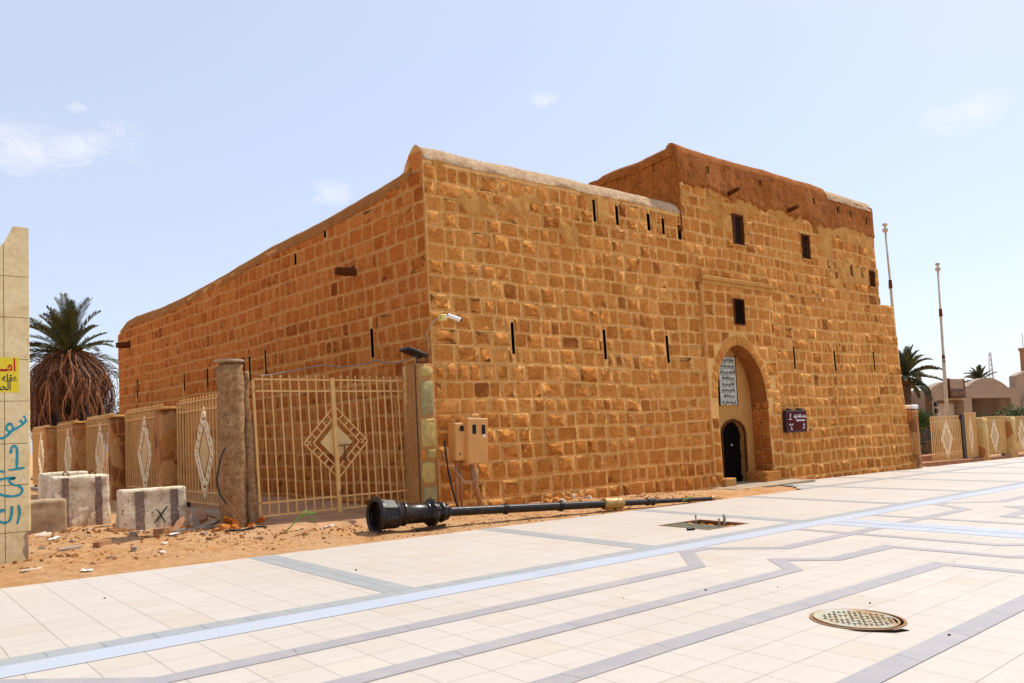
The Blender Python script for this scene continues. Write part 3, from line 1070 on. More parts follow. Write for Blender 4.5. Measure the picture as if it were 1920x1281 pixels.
# back wall = quads between door outline and arch outline
def resample(line, n):
    return [along(line, i/(n-1)) for i in range(n)]
Aout = resample(ARCH, 41); Din = resample(DT, 41)
V = []
for a, d in zip(Aout, Din): V += [(a.x, ND, a.y), (d.x, ND, d.y)]
F = [(2*i, 2*i+1, 2*i+3, 2*i+2) for i in range(40)]
mb.add(V, F)
for a, b in zip(DT, DT[1:]): mb.quad((a[0], ND, a[1]), (b[0], ND, b[1]), (b[0], ND+.22, b[1]), (a[0], ND+.22, a[1]))
fp(mb, 'niche_back_wall', M_plaster)
mb = MB()
mb.add([(x, ND+.20, z) for x, z in DT], [tuple(range(len(DT)))])
for k in range(6): mb.box(19.45+k*.19, ND+.165, -.45, 19.45+k*.19+.176, ND+.19, 1.30, bev=.004)
for z in (-.1, .55, 1.15): mb.box(19.44, ND+.14, z, 20.60, ND+.166, z+.09, bev=.004)
door = fp(mb, 'entrance_door', M_doorwood)
mb = MB(); mb.lathe([(0, .035), (.01, .04), (.03, .02), (.05, .0)], (20.1, ND+.14, .95), (0, -1, 0), 10); mb.build('door_knocker', simple('knocker_steel', (.5, .5, .48), .35, .8), door)
mb = MB()
for a, b in zip(DT[:], DT[1:]):
    mb.bar((a[0], ND-.01, a[1]), (b[0], ND-.01, b[1]), .07, .05)
mb.build('door_frame', M_wood, door)
# recess of the portal window
mb = MB()
a, b, c, d = PW
mb.box(a-.03, 13.900, c-.03, a, 13.965, d+.03); mb.box(b, 13.900, c-.03, b+.03, 13.965, d+.03)
mb.box(a, 13.900, d, b, 13.965, d+.03); mb.box(a, 13.900, c-.03, b, 13.965, c)
pwn = fp(mb, 'window', M_wood)
mb = MB(); mb.quad((a, 13.925, c), (b, 13.925, c), (b, 13.925, d), (a, 13.925, d)); mb.build('opening', M_hole, pwn)
# cornice
mb = MB()
mb.box(18.19, 13.88, 5.82, 21.77, 14.2, 5.95, bev=.02); mb.box(18.21, 13.92, 5.70, 21.75, 14.2, 5.82, bev=.015)
fp(mb, 'portal_cornice', M_smear)
# benches either side of the entrance
mb = MB(); mb.box(18.50, 13.70, -.6, 19.00, 14.46, .04, bev=.03); fp(mb, 'stone_bench', M_plaster)
mb = MB(); mb.box(20.52, 13.72, -.6, 21.30, 14.46, .12, bev=.03); fp(mb, 'stone_bench', M_stone)
mb = MB(); mb.box(18.0, 12.95, -.5, 21.9, 14.6, gz(20, 13.5)+.045, bev=.012); fp(mb, 'threshold', M_conc)

# ------------------------------------------------------------------ inscription and lettering
ARF = {}   # letter -> (isolated, final, initial, medial)
for ch, base in (('ا', 0xFE8D), ('ب', 0xFE8F), ('ة', 0xFE93), ('ت', 0xFE95), ('ج', 0xFE9D), ('ح', 0xFEA1), ('د', 0xFEA9), ('ر', 0xFEAD), ('س', 0xFEB1), ('ص', 0xFEB9),
                 ('ع', 0xFEC9), ('ف', 0xFED1), ('ق', 0xFED5), ('ك', 0xFED9), ('ل', 0xFEDD), ('م', 0xFEE1), ('ن', 0xFEE5), ('ه', 0xFEE9), ('و', 0xFEED), ('ي', 0xFEF1), ('ش', 0xFEB5), ('ض', 0xFEBD), ('ط', 0xFEC1)):
    two = ch in 'اةدرو'
    ARF[ch] = (base, base+1) if two else (base, base+1, base+2, base+3)
def shape(txt):
    out = []
    for i, c in enumerate(txt):
        if c not in ARF: out.append(c); continue
        pj = i > 0 and (txt[i-1] == 'ـ' or (txt[i-1] in ARF and len(ARF[txt[i-1]]) == 4))
        nj = i < len(txt)-1 and (txt[i+1] in ARF or txt[i+1] == 'ـ') and len(ARF[c]) == 4
        k = (3 if nj else 1) if pj else (2 if nj else 0)
        out.append(chr(ARF[c][k]))
    return ''.join(out[::-1])
def text_mesh(name, body, size, mat, origin, xdir, zdir, parent, align='CENTER', ext=.002, sx=1.0, bold=0.):
    cu = bpy.data.curves.new(name, 'FONT')
    cu.body = body; cu.size = size; cu.align_x = align; cu.align_y = 'CENTER'
    cu.extrude = ext; cu.offset = bold; cu.resolution_u = 3
    tmp = bpy.data.objects.new(name, cu); COL.objects.link(tmp)
    bpy.context.view_layer.update()
    me = bpy.data.meshes.new_from_object(tmp.evaluated_get(bpy.context.evaluated_depsgraph_get()))
    bpy.data.objects.remove(tmp); bpy.data.curves.remove(cu)
    X = Vector(xdir).normalized()*sx; Z = Vector(zdir).normalized(); Yv = Vector(xdir).normalized().cross(Z)
    m4 = Matrix((X, Z, Yv)).transposed().to_4x4(); m4.translation = Vector(origin)
    me.transform(m4)
    me.materials.clear(); me.materials.append(mat); me.name = name
    o = bpy.data.objects.new(name, me); COL.objects.link(o)
    if parent is not None:
        o.parent = parent; o.matrix_parent_inverse = Matrix.Translation(-Vector(parent.location))
    return o
def part(mb, name, mat, parent, **k):
    o = mb.build(name, mat, parent, **k)
    o.matrix_parent_inverse = Matrix.Translation(-Vector(parent.location))
    return o
M_ink = simple('black_glaze', (.03, .03, .025), .5, 0, 5, .1)
M_tilew = simple('glazed_white_tile', (.56, .57, .47), .4, 0, 14, .35, 0, .5)
ins = empty('inscription_panel', (19.87, ND-.03, 3.0), 'pale glazed tile panel with eight lines of black Arabic script above the entrance door', 'inscription')
ix0, ix1, iz0, iz1 = 19.46, 20.28, 2.18, 3.66
mb = MB()
for i in range(8):
    for j in range(4):
        xa, za = ix0+(ix1-ix0)*j/4, iz0+(iz1-iz0)*i/8
        mb.box(xa+.002, ND-.03, za+.004, xa+(ix1-ix0)/4-.002, ND-.002, za+(iz1-iz0)/8-.004, bev=.003)
part(mb, 'tile_panel', M_tilew, ins)
random.seed(77)
WORDS = ['بسم', 'لله', 'محمد', 'سلطان', 'قلعة', 'تبوك', 'عمر', 'فضل', 'كريم', 'سنة', 'حسن', 'صاحب', 'رحمن', 'عليه', 'شريف', 'ملك']
for i in range(8):
    t = ' '.join(random.sample(WORDS, 4))
    text_mesh('inscription_line', shape(t), .155, M_ink, ((ix0+ix1)/2, ND-.034, iz0+(iz1-iz0)*(i+.5)/8), (1, 0, 0), (0, 0, 1), ins, sx=.50, bold=.0035)
mb = MB()
for i in range(1, 8): mb.box(ix0, ND-.034, iz0+(iz1-iz0)*i/8-.004, ix1, ND-.029, iz0+(iz1-iz0)*i/8+.004)
part(mb, 'ruled_lines', M_ink, ins)
for a in ((ix1+.0, iz0-.02, ix1+.05, iz1+.05), (ix0-.05, iz0-.02, ix0, iz1+.05)):
    mb = MB(); mb.box(a[0], ND-.02, a[1], a[2], ND-.001, a[3]); part(mb, 'dark_border', M_hole, ins)

# museum sign right of the arch
M_maroon = simple('maroon_sign_face', (.085, .002, .005), .6, 0, 3, .08, 0, .1)
M_frame = simple('dark_sign_frame', (.022, .006, .008), .5, 0, 3, .1)
M_wht = simple('white_lettering', (.85, .83, .80), .5, 0, 3, .03)
sg = empty('wall_sign', (22.5, 13.8, 1.6), 'dark maroon sign with white lettering on the wall right of the entrance arch', 'sign')
sx0, sx1, sz0, sz1, sy = 21.78, 22.94, 1.25, 1.95, 13.74
mb = MB(); mb.box(sx0, sy, sz0, sx1, sy+.12, sz1, bev=.008); part(mb, 'case', M_frame, sg)
mb = MB(); mb.box(sx0+.06, sy-.006, sz0+.05, sx1-.05, sy-.001, sz1-.06); part(mb, 'board', M_maroon, sg)
for x in (sx0+.25, sx1-.3):
    mb = MB(); mb.box(x, sy+.03, sz1-.002, x+.14, sy+.16, sz1+.06, bev=.006); part(mb, 'bracket', M_frame, sg)
Q = dict(xdir=(1, 0, 0), zdir=(0, 0, 1), parent=sg)
text_mesh('lettering', shape('متحف قلعة تبوك'), .145, M_wht, (22.54, sy-.009, 1.76), sx=.70, bold=.004, **Q)
text_mesh('lettering', 'Tabuk Fort Museum', .085, M_wht, (22.56, sy-.009, 1.625), sx=.72, bold=.003, **Q)
text_mesh('lettering', shape('قصر قلعة'), .075, M_wht, (22.02, sy-.009, 1.50), sx=.75, bold=.002, **Q)
text_mesh('lettering', shape('سنة'), .05, M_wht, (22.02, sy-.009, 1.42), sx=.8, bold=.002, **Q)
text_mesh('lettering', '1064 H', .05, M_wht, (22.03, sy-.009, 1.355), sx=.8, bold=.002, **Q)
text_mesh('lettering', shape('تبوك'), .065, M_wht, (22.74, sy-.009, 1.50), sx=.8, bold=.002, **Q)
text_mesh('lettering', shape('قلعة'), .05, M_wht, (22.75, sy-.009, 1.435), sx=.8, bold=.002, **Q)
text_mesh('lettering', '1064 H', .05, M_wht, (22.72, sy-.009, 1.37), sx=.8, bold=.002, **Q)
mb = MB()
mb.lathe([(0, .028), (.006, .028)], (21.99, sy-.012, 1.80), (0, -1, 0), 8); mb.lathe([(0, .014), (.006, .014)], (21.99, sy-.012, 1.845), (0, -1, 0), 8)
mb.add([(21.955, sy-.010, 1.755), (22.025, sy-.010, 1.755), (21.99, sy-.010, 1.70)], [(0, 1, 2)])
mb.box(21.90, sy-.010, 1.655, 22.08, sy-.007, 1.675)
part(mb, 'emblem', M_wht, sg)

# ------------------------------------------------------------------ gate, pillars and fence panels
M_gate = simple('cream_painted_steel', (.64, .37, .12), .55, 0, 6, .18, .1, .4)
M_gate2 = simple('yellowed_painted_steel', (.62, .40, .15), .55, 0, 6, .18, .1, .4)
M_bright = simple('pale_gloss_painted_steel', (.84, .70, .44), .4, 0, 6, .1, 0, .5)
M_dia = simple('flat_tan_plate', (.60, .40, .16), .6, 0, 4, .15, .1)
M_black = simple('black_metal', (.012, .010, .010), .45, .2, 6, .2)
def panel_parts(root, W_, H_, half=None, sp=.18, mat=M_gate, dmat=None, dia=(.42, .92), sheary=0., tips=True, bw=.022):
    """steel panel in local x (length) and z (height); half = 'L' or 'R' gives a gate leaf carrying half a diamond"""
    dmat = dmat or mat
    def sh(p): return (p[0]-sheary*p[2], p[1], p[2])
    mb = MB()
    fw = .045
    top = H_-.10
    for a, b in (((0, 0, .0), (0, 0, top)), ((W_, 0, .0), (W_, 0, top)), ((0, 0, top), (W_, 0, top)), ((0, 0, .02), (W_, 0, .02)), ((0, 0, top-.22), (W_, 0, top-.22)), ((0, 0, .26), (W_, 0, .26))):
        thick = fw if (a[0] == b[0]) else .034
        mb.bar(sh(a), sh(b), thick, .034)
    mb.build('frame', mat, root)
    cx, cz = {'L': (W_, H_*.5), 'R': (0, H_*.5), None: (W_/2, H_*.47)}[half]
    hw, hh = dia
    x = sp if half != 'R' else sp
    k = 1
    while k*sp < W_-.05:
        x = k*sp; k += 1
        dz = hh*(1-abs(x-cx)/hw) if abs(x-cx) < hw else None
        mb = MB()
        segs = [(.02, top+.0)] if dz is None else [(.02, cz-dz), (cz+dz, top)]
        if len(segs) == 2:
            m2 = MB(); m2.bar(sh((x, 0, segs[0][0])), sh((x, 0, segs[0][1])), bw, bw); m2.build('bar', mat, root)
        a, b = segs[-1]; mb.bar(sh((x, 0, a)), sh((x, 0, b)), bw, bw)
        if tips:
            b0 = len(mb.v)
            q = sh((x, 0, top))
            mb.lathe([(0, .010), (.03, .010), (.035, .022), (.045, .022), (.05, .010), (.055, .024), (.10, .001)], q, (0, 0, 1), 6)
        mb.build('bar', mat, root)
    # diamond lattice
    mb = MB()
    def dpts(w, h): return [(cx, 0, cz+h), (cx+w, 0, cz), (cx, 0, cz-h), (cx-w, 0, cz)]
    def clipx(p):
        return p
    t = .022 if half else .038
    for (w, h) in ((hw, hh), (hw*.72, hh*.72)):
        P4 = dpts(w, h)
        for i in range(4):
            a, b = P4[i], P4[(i+1) % 4]
            if half == 'L' and (a[0] > cx+.01 or b[0] > cx+.01): continue
            if half == 'R' and (a[0] < cx-.01 or b[0] < cx-.01): continue
            mb.bar(sh(a), sh(b), t, .03)
    for q in range(4):
        A = dpts(hw, hh); B = dpts(hw*.72, hh*.72)
        a0, a1, b0_, b1_ = Vector(A[q]), Vector(A[(q+1) % 4]), Vector(B[q]), Vector(B[(q+1) % 4])
        if half == 'L' and (a0.x > cx+.01 or a1.x > cx+.01): continue
        if half == 'R' and (a0.x < cx-.01 or a1.x < cx-.01): continue
        d = (a1-a0); ln = d.length; d.normalize()
        m_ = 5
        off = (b0_-a0)
        for i in range(m_+1):
            f = .08+.84*i/m_
            p = a0.lerp(a1, f)
            # tie bar runs parallel to the neighbouring side
            o2 = Vector(A[(q+3) % 4])-a0 if i <= m_/2 else Vector(A[(q+2) % 4])-a1
            o2 = o2*.14
            mb.bar(sh(p), sh(p+o2), t*.9, .026)
    mb.build('diamond_lattice', dmat, root)
    mb = MB()
    P4 = [Vector(p) for p in dpts(hw*.50, hh*.50)]
    for y_, fl in ((-.008, 0), (.008, 1)): pass
    if half == 'L': P4 = [P4[0], P4[2], P4[3]]
    if half == 'R': P4 = [P4[0], P4[1], P4[2]]
    n = len(P4)
    vs = [sh((p.x, -.006, p.z)) for p in P4]+[sh((p.x, .006, p.z)) for p in P4]
    mb.add(vs, [tuple(range(n)), tuple(range(2*n-1, n-1, -1))]+[(i, (i+1) % n, n+(i+1) % n, n+i) for i in range(n)])
    mb.build('diamond_plate', M_dia, root)
GY = 14.2
gl = empty('gate_leaf', (5.20, GY, .235), 'left leaf of the tall cream barred gate, half a diamond against the middle post', 'gate', 'leaves of the double gate')
panel_parts(gl, 1.60, 2.66, 'L', .177, dia=(.68, .72), sheary=.034)
mb = MB(); mb.bar((1.57, -.035, -.05), (1.57-.034*2.6, -.035, 2.60), .075, .05); mb.build('meeting_stile', M_gate, gl)
gr = empty('gate_leaf', (6.80, GY, .235), 'right leaf of the tall cream barred gate, sliding bolt and padlock on its half diamond', 'gate', 'leaves of the double gate')
panel_parts(gr, 1.62, 2.66, 'R', .162, dia=(.68, .72), sheary=.034)
mb = MB(); mb.bar((-.02, -.05, 1.26), (.24, -.05, 1.27), .022); mb.bar((.10, -.05, 1.26), (.10, -.05, 1.02), .02); mb.box(.06, -.075, .96, .13, -.045, 1.04, bev=.01)
mb.build('bolt', simple('brown_steel_bolt', (.14, .05, .02), .6, .3), gr)
mb = MB(); mb.tube([(.0, -.06, .42), (.03, -.07, .36), (.0, -.06, .30), (-.04, -.06, .33), (.01, -.05, .40)], .012, 6); mb.build('chain', M_black, gr)
gp = empty('gate_post', (8.42, 14.15, .1), 'slim cream steel post between the right gate leaf and the stone pillar', 'post')
mb = MB(); mb.bar((.02, 0, -.1), (-.07, 0, 3.0), .07, .07); mb.build('post', M_gate, gp)
mb = MB()
for z in (.4, 1.3, 2.2): mb.tube([(.04-.03*z, -.04, z), (.04-.03*z, -.04, z+.12)], .025, 8)
mb.build('hinge', M_wood, gp)

def rubble_stone(mb, c, r, sq=(1, 1, .7), seed=0, col=None):
    """irregular faceted stone"""
    random.seed(seed)
    V = []; F = []
    n, m = 9, 6
    rot = Matrix.Rotation(random.uniform(0, 6), 3, 'Z') @ Matrix.Rotation(random.uniform(-.3, .3), 3, 'X')
    o = random.uniform(0, 50)
    for j in range(m+1):
        ph = -pi/2+pi*j/m
        for i in range(n):
            th = 2*pi*i/n
            d = Vector((cos(ph)*cos(th), cos(ph)*sin(th), sin(ph)))
            k = 1+.55*noise.noise(d*1.1+Vector((o, 0, 0)))+.2*noise.noise(d*3+Vector((o, 5, 0)))
            e = Vector([math.copysign(abs(t)**.6, t) for t in d])
            V.append(tuple(Vector(c)+rot @ Vector((e.x*sq[0], e.y*sq[1], e.z*sq[2]))*r*k*.8))
    for j in range(m):
        for i in range(n):
            l = (i+1) % n
            F.append((j*n+i, j*n+l, (j+1)*n+l, (j+1)*n+i))
    mb.add(V, F, (col if col is not None else random.random(), .2, 0))
M_pst = NT('pillar_cladding')
def make_clad(name, stops, joint=(.55, .27, .09), sc=2.6):
    t = NT(name)
    v = t.n('ShaderNodeTexVoronoi'); v.feature = 'F1'; v.inputs['Scale'].default_value = sc
    v2 = t.n('ShaderNodeTexVoronoi'); v2.feature = 'DISTANCE_TO_EDGE'; v2.inputs['Scale'].default_value = sc
    mp_ = t.n('ShaderNodeMapping'); mp_.inputs['Scale'].default_value = (1, 1, .75)
    ds = t.noise(2, 3, .5)
    mx = t.n('ShaderNodeMix', data_type='RGBA'); mx.inputs[0].default_value = .12
    t.l(t.c, mx.inputs[6])
    nn = t.n('ShaderNodeTexNoise'); nn.inputs['Scale'].default_value = 3; t.l(t.c, nn.inputs['Vector']); t.l(nn.outputs['Color'], mx.inputs[7])
    t.l(mx.outputs[2], mp_.inputs[0])
    t.l(mp_.outputs[0], v.inputs['Vector']); t.l(mp_.outputs[0], v2.inputs['Vector'])
    sp = t.n('ShaderNodeSeparateColor'); t.l(v.outputs['Color'], sp.inputs[0])
    c = t.ramp(sp.outputs[0], stops, 'CONSTANT')
    n2 = t.noise(18, 6, .7)
    c = t.mix(t.ramp(n2, [(.35, .5), (.6, 0.)]), c, (.22, .10, .03))
    e = t.ramp(v2.outputs['Distance'], [(.03, 1.), (.055, 0.)])
    c = t.mix(e, c, joint)
    h = t.math('SUBTRACT', t.math('MULTIPLY', n2, .4), e)
    return t.out(c, .9, 0, t.bump(h, .6, .02), .2)
M_clad = make_clad('mixed_stone_cladding', [(0, (.50, .25, .06)), (.25, (.30, .24, .10)), (.45, (.46, .33, .12)), (.65, (.36, .12, .03)), (.8, (.48, .30, .10))])
M_clad2 = make_clad('brown_stone_cladding', [(0, (.42, .17, .04)), (.3, (.22, .07, .02)), (.5, (.50, .26, .09)), (.7, (.33, .10, .025)), (.85, (.45, .24, .09))], (.40, .17, .05), 3.2)
M_clad3 = make_clad('yellow_stone_cladding', [(0, (.58, .36, .11)), (.3, (.50, .24, .06)), (.5, (.62, .45, .18)), (.75, (.40, .15, .04))], (.55, .36, .15), 2.2)
def rough_box(mb, x0, y0, z0, x1, y1, z1, am=.02, st=.12, seed=0, taper=0., bev=.03):
    """box with an uneven worn surface"""
    nx_, ny_, nz_ = [max(2, int(round(k/st))) for k in (x1-x0, y1-y0, z1-z0)]
    idx = {}; V = []; F = []
    def vid(i, j, k):
        key = (i, j, k)
        if key not in idx:
            x, y, z = x0+(x1-x0)*i/nx_, y0+(y1-y0)*j/ny_, z0+(z1-z0)*k/nz_
            p = Vector((x, y, z)); c = Vector(((x0+x1)/2, (y0+y1)/2, z))
            ex = (i in (0, nx_)) + (j in (0, ny_)) + (k in (0, nz_))
            if ex >= 2:
                q = Vector((x1-bev if i == nx_ else x0+bev if i == 0 else x, y1-bev if j == ny_ else y0+bev if j == 0 else y, z1-bev if k == nz_ else z0+bev if k == 0 else z))
                p = p.lerp(q, .6 if ex == 2 else .75)
            nv_ = noise.noise_vector(Vector((x*3+seed, y*3, z*3)))*am + noise.noise_vector(Vector((x*9+seed, y*9, z*9)))*am*.6
            p += nv_
            if taper: p.x = c.x+(p.x-c.x)*(1-taper*(z-z0)/(z1-z0)); p.y = c.y+(p.y-c.y)*(1-taper*(z-z0)/(z1-z0))
            idx[key] = len(V); V.append(tuple(p))
        return idx[key]
    for i in range(nx_):
        for j in range(ny_):
            F.append((vid(i, j, 0), vid(i, j+1, 0), vid(i+1, j+1, 0), vid(i+1, j, 0)))
            F.append((vid(i, j, nz_), vid(i+1, j, nz_), vid(i+1, j+1, nz_), vid(i, j+1, nz_)))
    for i in range(nx_):
        for k in range(nz_):
            F.append((vid(i, 0, k), vid(i+1, 0, k), vid(i+1, 0, k+1), vid(i, 0, k+1)))
            F.append((vid(i, ny_, k), vid(i, ny_, k+1), vid(i+1, ny_, k+1), vid(i+1, ny_, k)))
    for j in range(ny_):
        for k in range(nz_):
            F.append((vid(0, j, k), vid(0, j, k+1), vid(0, j+1, k+1), vid(0, j+1, k)))
            F.append((vid(nx_, j, k), vid(nx_, j+1, k), vid(nx_, j+1, k+1), vid(nx_, j, k+1)))
    mb.add(V, F)
# right gate pillar against the fort corner
M_pst_base = make_mud('tan_pillar_render', (.44, .20, .06), (.62, .33, .12), (.36, .13, .035), 2)
o = empty('gate_pillar', (8.6, 14, 0), 'gate pillar clad in green and yellow stones, standing against the corner of the fort', 'pillar')
mb = MB(); rough_box(mb, 8.34, 13.75, -.2, 8.83, 14.35, 3.14, .010, .10, 5); part(mb, 'render', M_pst_base, o, smooth=True)
PG = lambda s_, z, off=0.: Vector((s_, 13.742-off, z))
M_green_st = simple('grey_green_stone', (.33, .26, .11), .9, 0, 9, .35, .5)
M_olive = simple('olive_yellow_stone', (.48, .33, .10), .9, 0, 9, .3, .5)
random.seed(13)
for (xa, xb, za, zb_, m_) in ((8.43, 8.79, 2.03, 2.80, M_green_st), (8.41, 8.80, 1.36, 2.00, M_olive), (8.56, 8.81, 1.12, 1.35, M_olive), (8.37, 8.55, 1.10, 1.34, M_stone), (8.40, 8.77, .60, 1.09, M_olive), (8.42, 8.80, .05, .57, M_green_st), (8.40, 8.78, 2.83, 3.10, M_olive)):
    mb = MB(); one_stone(mb, PG, xa, xb, za, zb_, .014, .6, rnd=.22, jit=.008); part(mb, 'clad_stone', m_, o, smooth=True)
mb = MB(); mb.tube([(8.36, 13.73, -.1), (8.35, 13.73, 1), (8.34, 13.74, 2), (8.33, 13.73, 3.1)], .012, 6); part(mb, 'black_conduit', M_black, o)
# left gate pillar, broken
M_brk = make_mud('crumbling_render', (.20, .09, .035), (.60, .40, .21), (.46, .19, .055), 2.5)
o = empty('gate_pillar', (4.8, 14.4, 0), 'broken gate pillar of stained concrete with rubble showing along its right side, left of the gate', 'pillar')
mb = MB(); rough_box(mb, 4.55, 14.12, -.1, 4.94, 14.55, 3.10, .026, .065, 77, bev=.07); part(mb, 'render_column', M_brk, o, smooth=True)
mb = MB(); rough_box(mb, 4.97, 14.2, 0, 5.17, 14.55, 2.0, .035, .09, 8); rough_box(mb, 4.93, 14.22, 1.9, 5.10, 14.5, 2.95, .06, .08, 12, taper=.25)
part(mb, 'broken_masonry', M_brk, o, smooth=True)
random.seed(3)
for k in range(11):
    mb = MB(); z = .08+.05*k
    rubble_stone(mb, (random.uniform(4.5, 5.2), random.uniform(14.0, 14.2), random.uniform(.0, .28)), random.uniform(.06, .11), seed=100+k, col=random.uniform(.0, .5))
    part(mb, 'exposed_stone', M_stone_shaded, o, smooth=False)
mb = MB(); mb.lathe([(0, .23), (.02, .27), (.05, .26), (.06, .1)], (4.72, 14.3, 3.10), (0, 0, 1), 14); part(mb, 'cap_slab', M_conc, o)
mb = MB(); mb.tube([(4.52, 14.02, 1.55), (4.42, 13.98, 1.35), (4.36, 14, 1.0), (4.40, 14, .75), (4.52, 13.98, .55)], .016, 6)
tag(mb.build('loose_cable', M_black), 'short black cable hanging in a loop down the left side of the broken gate pillar', 'cable')
mb = MB(); mb.bar((5.08, 14.45, .1), (5.03, 14.45, 3.22), .05, .05)
tag(mb.build('steel_post', M_wood), 'thin rusty post standing behind the broken gate pillar', 'post')

# row of fence panels left of the gate
FD = Vector((-.0455, 1, 0)).normalized()
def fpos(y): return Vector((5.4-.0455*(y-17.3), y, 0))
ang = atan2(-FD.y, -FD.x)      # local +x runs towards the viewer
LAB = ['fence panel with a tall white edged diamond, nearest the broken gate pillar', 'second fence panel from the broken gate pillar, above the barrier marked X',
       'third fence panel from the broken gate pillar, behind the whitewashed barrier', 'fourth fence panel from the broken gate pillar, in front of the shaggy palm', 'farthest fence panel, brown and half hidden beside the tiled wall']
first = None
for i, y in enumerate((16.25, 20.8, 25.55, 30.2, 35.2)):
    if first is None:
        r = empty('barred_fence', (0, 0, 0)); panel_parts(r, 3.62, 2.45, None, .20, M_gate, M_bright, (.60, 1.02), bw=.03); first = r
        mb = MB()
        for xx in (.6, 2.9): mb.box(xx-.07, -.05, -.12, xx+.07, .05, -.0)
        mb.build('foot_block', M_black, r)
    else: r = copy_tree(first)
    p = fpos(y+3.62)
    r.location = (p.x, p.y, .29-.012*i); r.rotation_euler.z = ang
    tag(r, LAB[i], 'fence', 'barred fence panels along the left of the fort')
PLAB = ['plastered fence pillar with brown stones, first behind the broken gate pillar', 'squat fence pillar between the second and third panels from the gate pillar', 'fence pillar between the third and fourth panels from the gate pillar', 'last stone fence pillar before the tiled wall']
for i, y in enumerate((19.95, 24.5, 29.25, 33.95)):
    p = fpos(y)
    o = empty('fence_pillar', (p.x, y, 0), PLAB[i], 'pillar', 'stone fence pillars left of the fort')
    mb = MB(); rough_box(mb, p.x-.32, y+.02, -.1, p.x+.22, y+.82, 2.52, .02, .2, 3*i); part(mb, 'stonework', M_clad2, o, smooth=True)
    mb = MB(); rough_box(mb, p.x-.36, y+.0, 2.50, p.x+.26, y+.86, 2.60, .01, .2, 3*i); part(mb, 'capping', M_plaster, o)
mb = MB()
for k in range(30):
    y = 15.0+k*.85; p = fpos(y); q = fpos(y+.84)
    m_ = Matrix.Translation(p) @ Matrix.Rotation(.0455, 4, 'Z')
    mb.box(-.16, 0, -.3, .16, .835, .17+.02*nz3(y, 0, 0), bev=.015, m=m_)
tag(mb.build('fence_plinth', M_conc), 'low concrete plinth running under the left row of fence panels', 'plinth')

# ground slab before the gate
mb = MB()
V = []; F = []
for i in range(31):
    for j in range(21):
        x, y = 5.0+3.9*i/30, 13.62+2.6*j/20 - (.35*(1-i/30))*(1-j/20)
        V.append((x, y, gz(x, y)+.085+.012*nz3(x*2, y*2, 5)+(-.14 if j == 0 else 0)))
for i in range(30):
    for j in range(20):
        a = i*21+j; F.append((a, a+21, a+22, a+1))
mb.add(V, F); mb.build('concrete_path', M_pathc, smooth=True, kind='structure')
mb = MB(); 
V = []; F = []
for i in range(21):
    for j in range(41):
        x, y = 5.15+3.9*i/20, 16.0+20*j/40
        V.append((min(x, 8.95-.093*(y-13.9)+.02), y, gz(x, y)+.09+.03*nz3(x, y, 6)))
for i in range(20):
    for j in range(40):
        a = i*41+j; F.append((a, a+41, a+42, a+1))
mb.add(V, F); mb.build('yard_path', M_pathc, smooth=True, kind='structure')

# ------------------------------------------------------------------ concrete barriers
def make_white_conc():
    t = NT('whitewashed_concrete')
    n = t.noise(3, 7, .75); n2 = t.noise(12, 6, .75); n3 = t.noise(45, 4, .7); st = t.noise(5, 5, .7, sc=(1, 1, .3))
    c = t.ramp(n2, [(.36, (.20, .11, .05)), (.42, (.74, .61, .42)), (.7, (.92, .83, .66))])
    c = t.mix(t.ramp(n, [(.54, 0.), (.60, .75)]), c, (.40, .24, .12))
    c = t.mix(t.ramp(st, [(.56, 0.), (.66, .6)]), c, (.28, .18, .12))
    h = t.math('ADD', n2, t.math('MULTIPLY', n3, .5))
    return t.out(c, .95, 0, t.bump(h, .8, .03), .15)
M_wc = make_white_conc()
M_wc2 = simple('bare_stained_concrete', (.42, .29, .17), .95, 0, 5, .4, .7)
M_stripe = simple('faded_grey_stripe', (.26, .18, .14), .95, 0, 16, .45, .5)
def barrier(loc, rz, L, H_, T, label, mat, stripes=(), am=.012, seed=0, flare=.16):
    o = empty('concrete_barrier', loc, label, 'barrier', 'concrete barriers in front of the fence', rz)
    mb = MB()
    mb2 = MB(); rough_box(mb2, 0, 0, 0, L, T, H_, am, .055, seed, bev=.012)
    V = []
    for (x, y, z) in mb2.v:
        k = max(0, 1-z/(H_*.75))
        V.append((x+(x-L/2)*flare*.35*k, y+(y-T/2)*flare*k*1.5, z))
    mb.add(V, mb2.f); mb.build('block', mat, o, smooth=True)
    for (a, b) in stripes:
        mb = MB()
        n_ = 14; V = []; F = []
        for j in range(n_+1):
            z = .06+(H_-.10)*j/n_
            k = max(0, 1-z/(H_*.75))
            yy = 0+(0-T/2)*flare*k*1.5-.021
            for x in (a, b):
                nvv = noise.noise_vector(Vector((x*3+seed, 0, z*3)))*am + noise.noise_vector(Vector((x*9+seed, 0, z*9)))*am*.6
                V.append((x+.018*nz3(z*6, x*20, 3), yy+nvv.y, z))
        for j in range(n_): F.append((2*j, 2*j+1, 2*j+3, 2*j+2))
        mb.add(V, F); mb.build('painted_stripe', M_stripe, o)
    return o
b1 = barrier((3.20, 15.9, -.16), -.02, 1.16, .99, .42, 'whitewashed concrete barrier with two faded stripes and a black X, nearest the gate', M_wc, ((.24, .40), (.86, 1.0)), seed=2)
mb = MB()
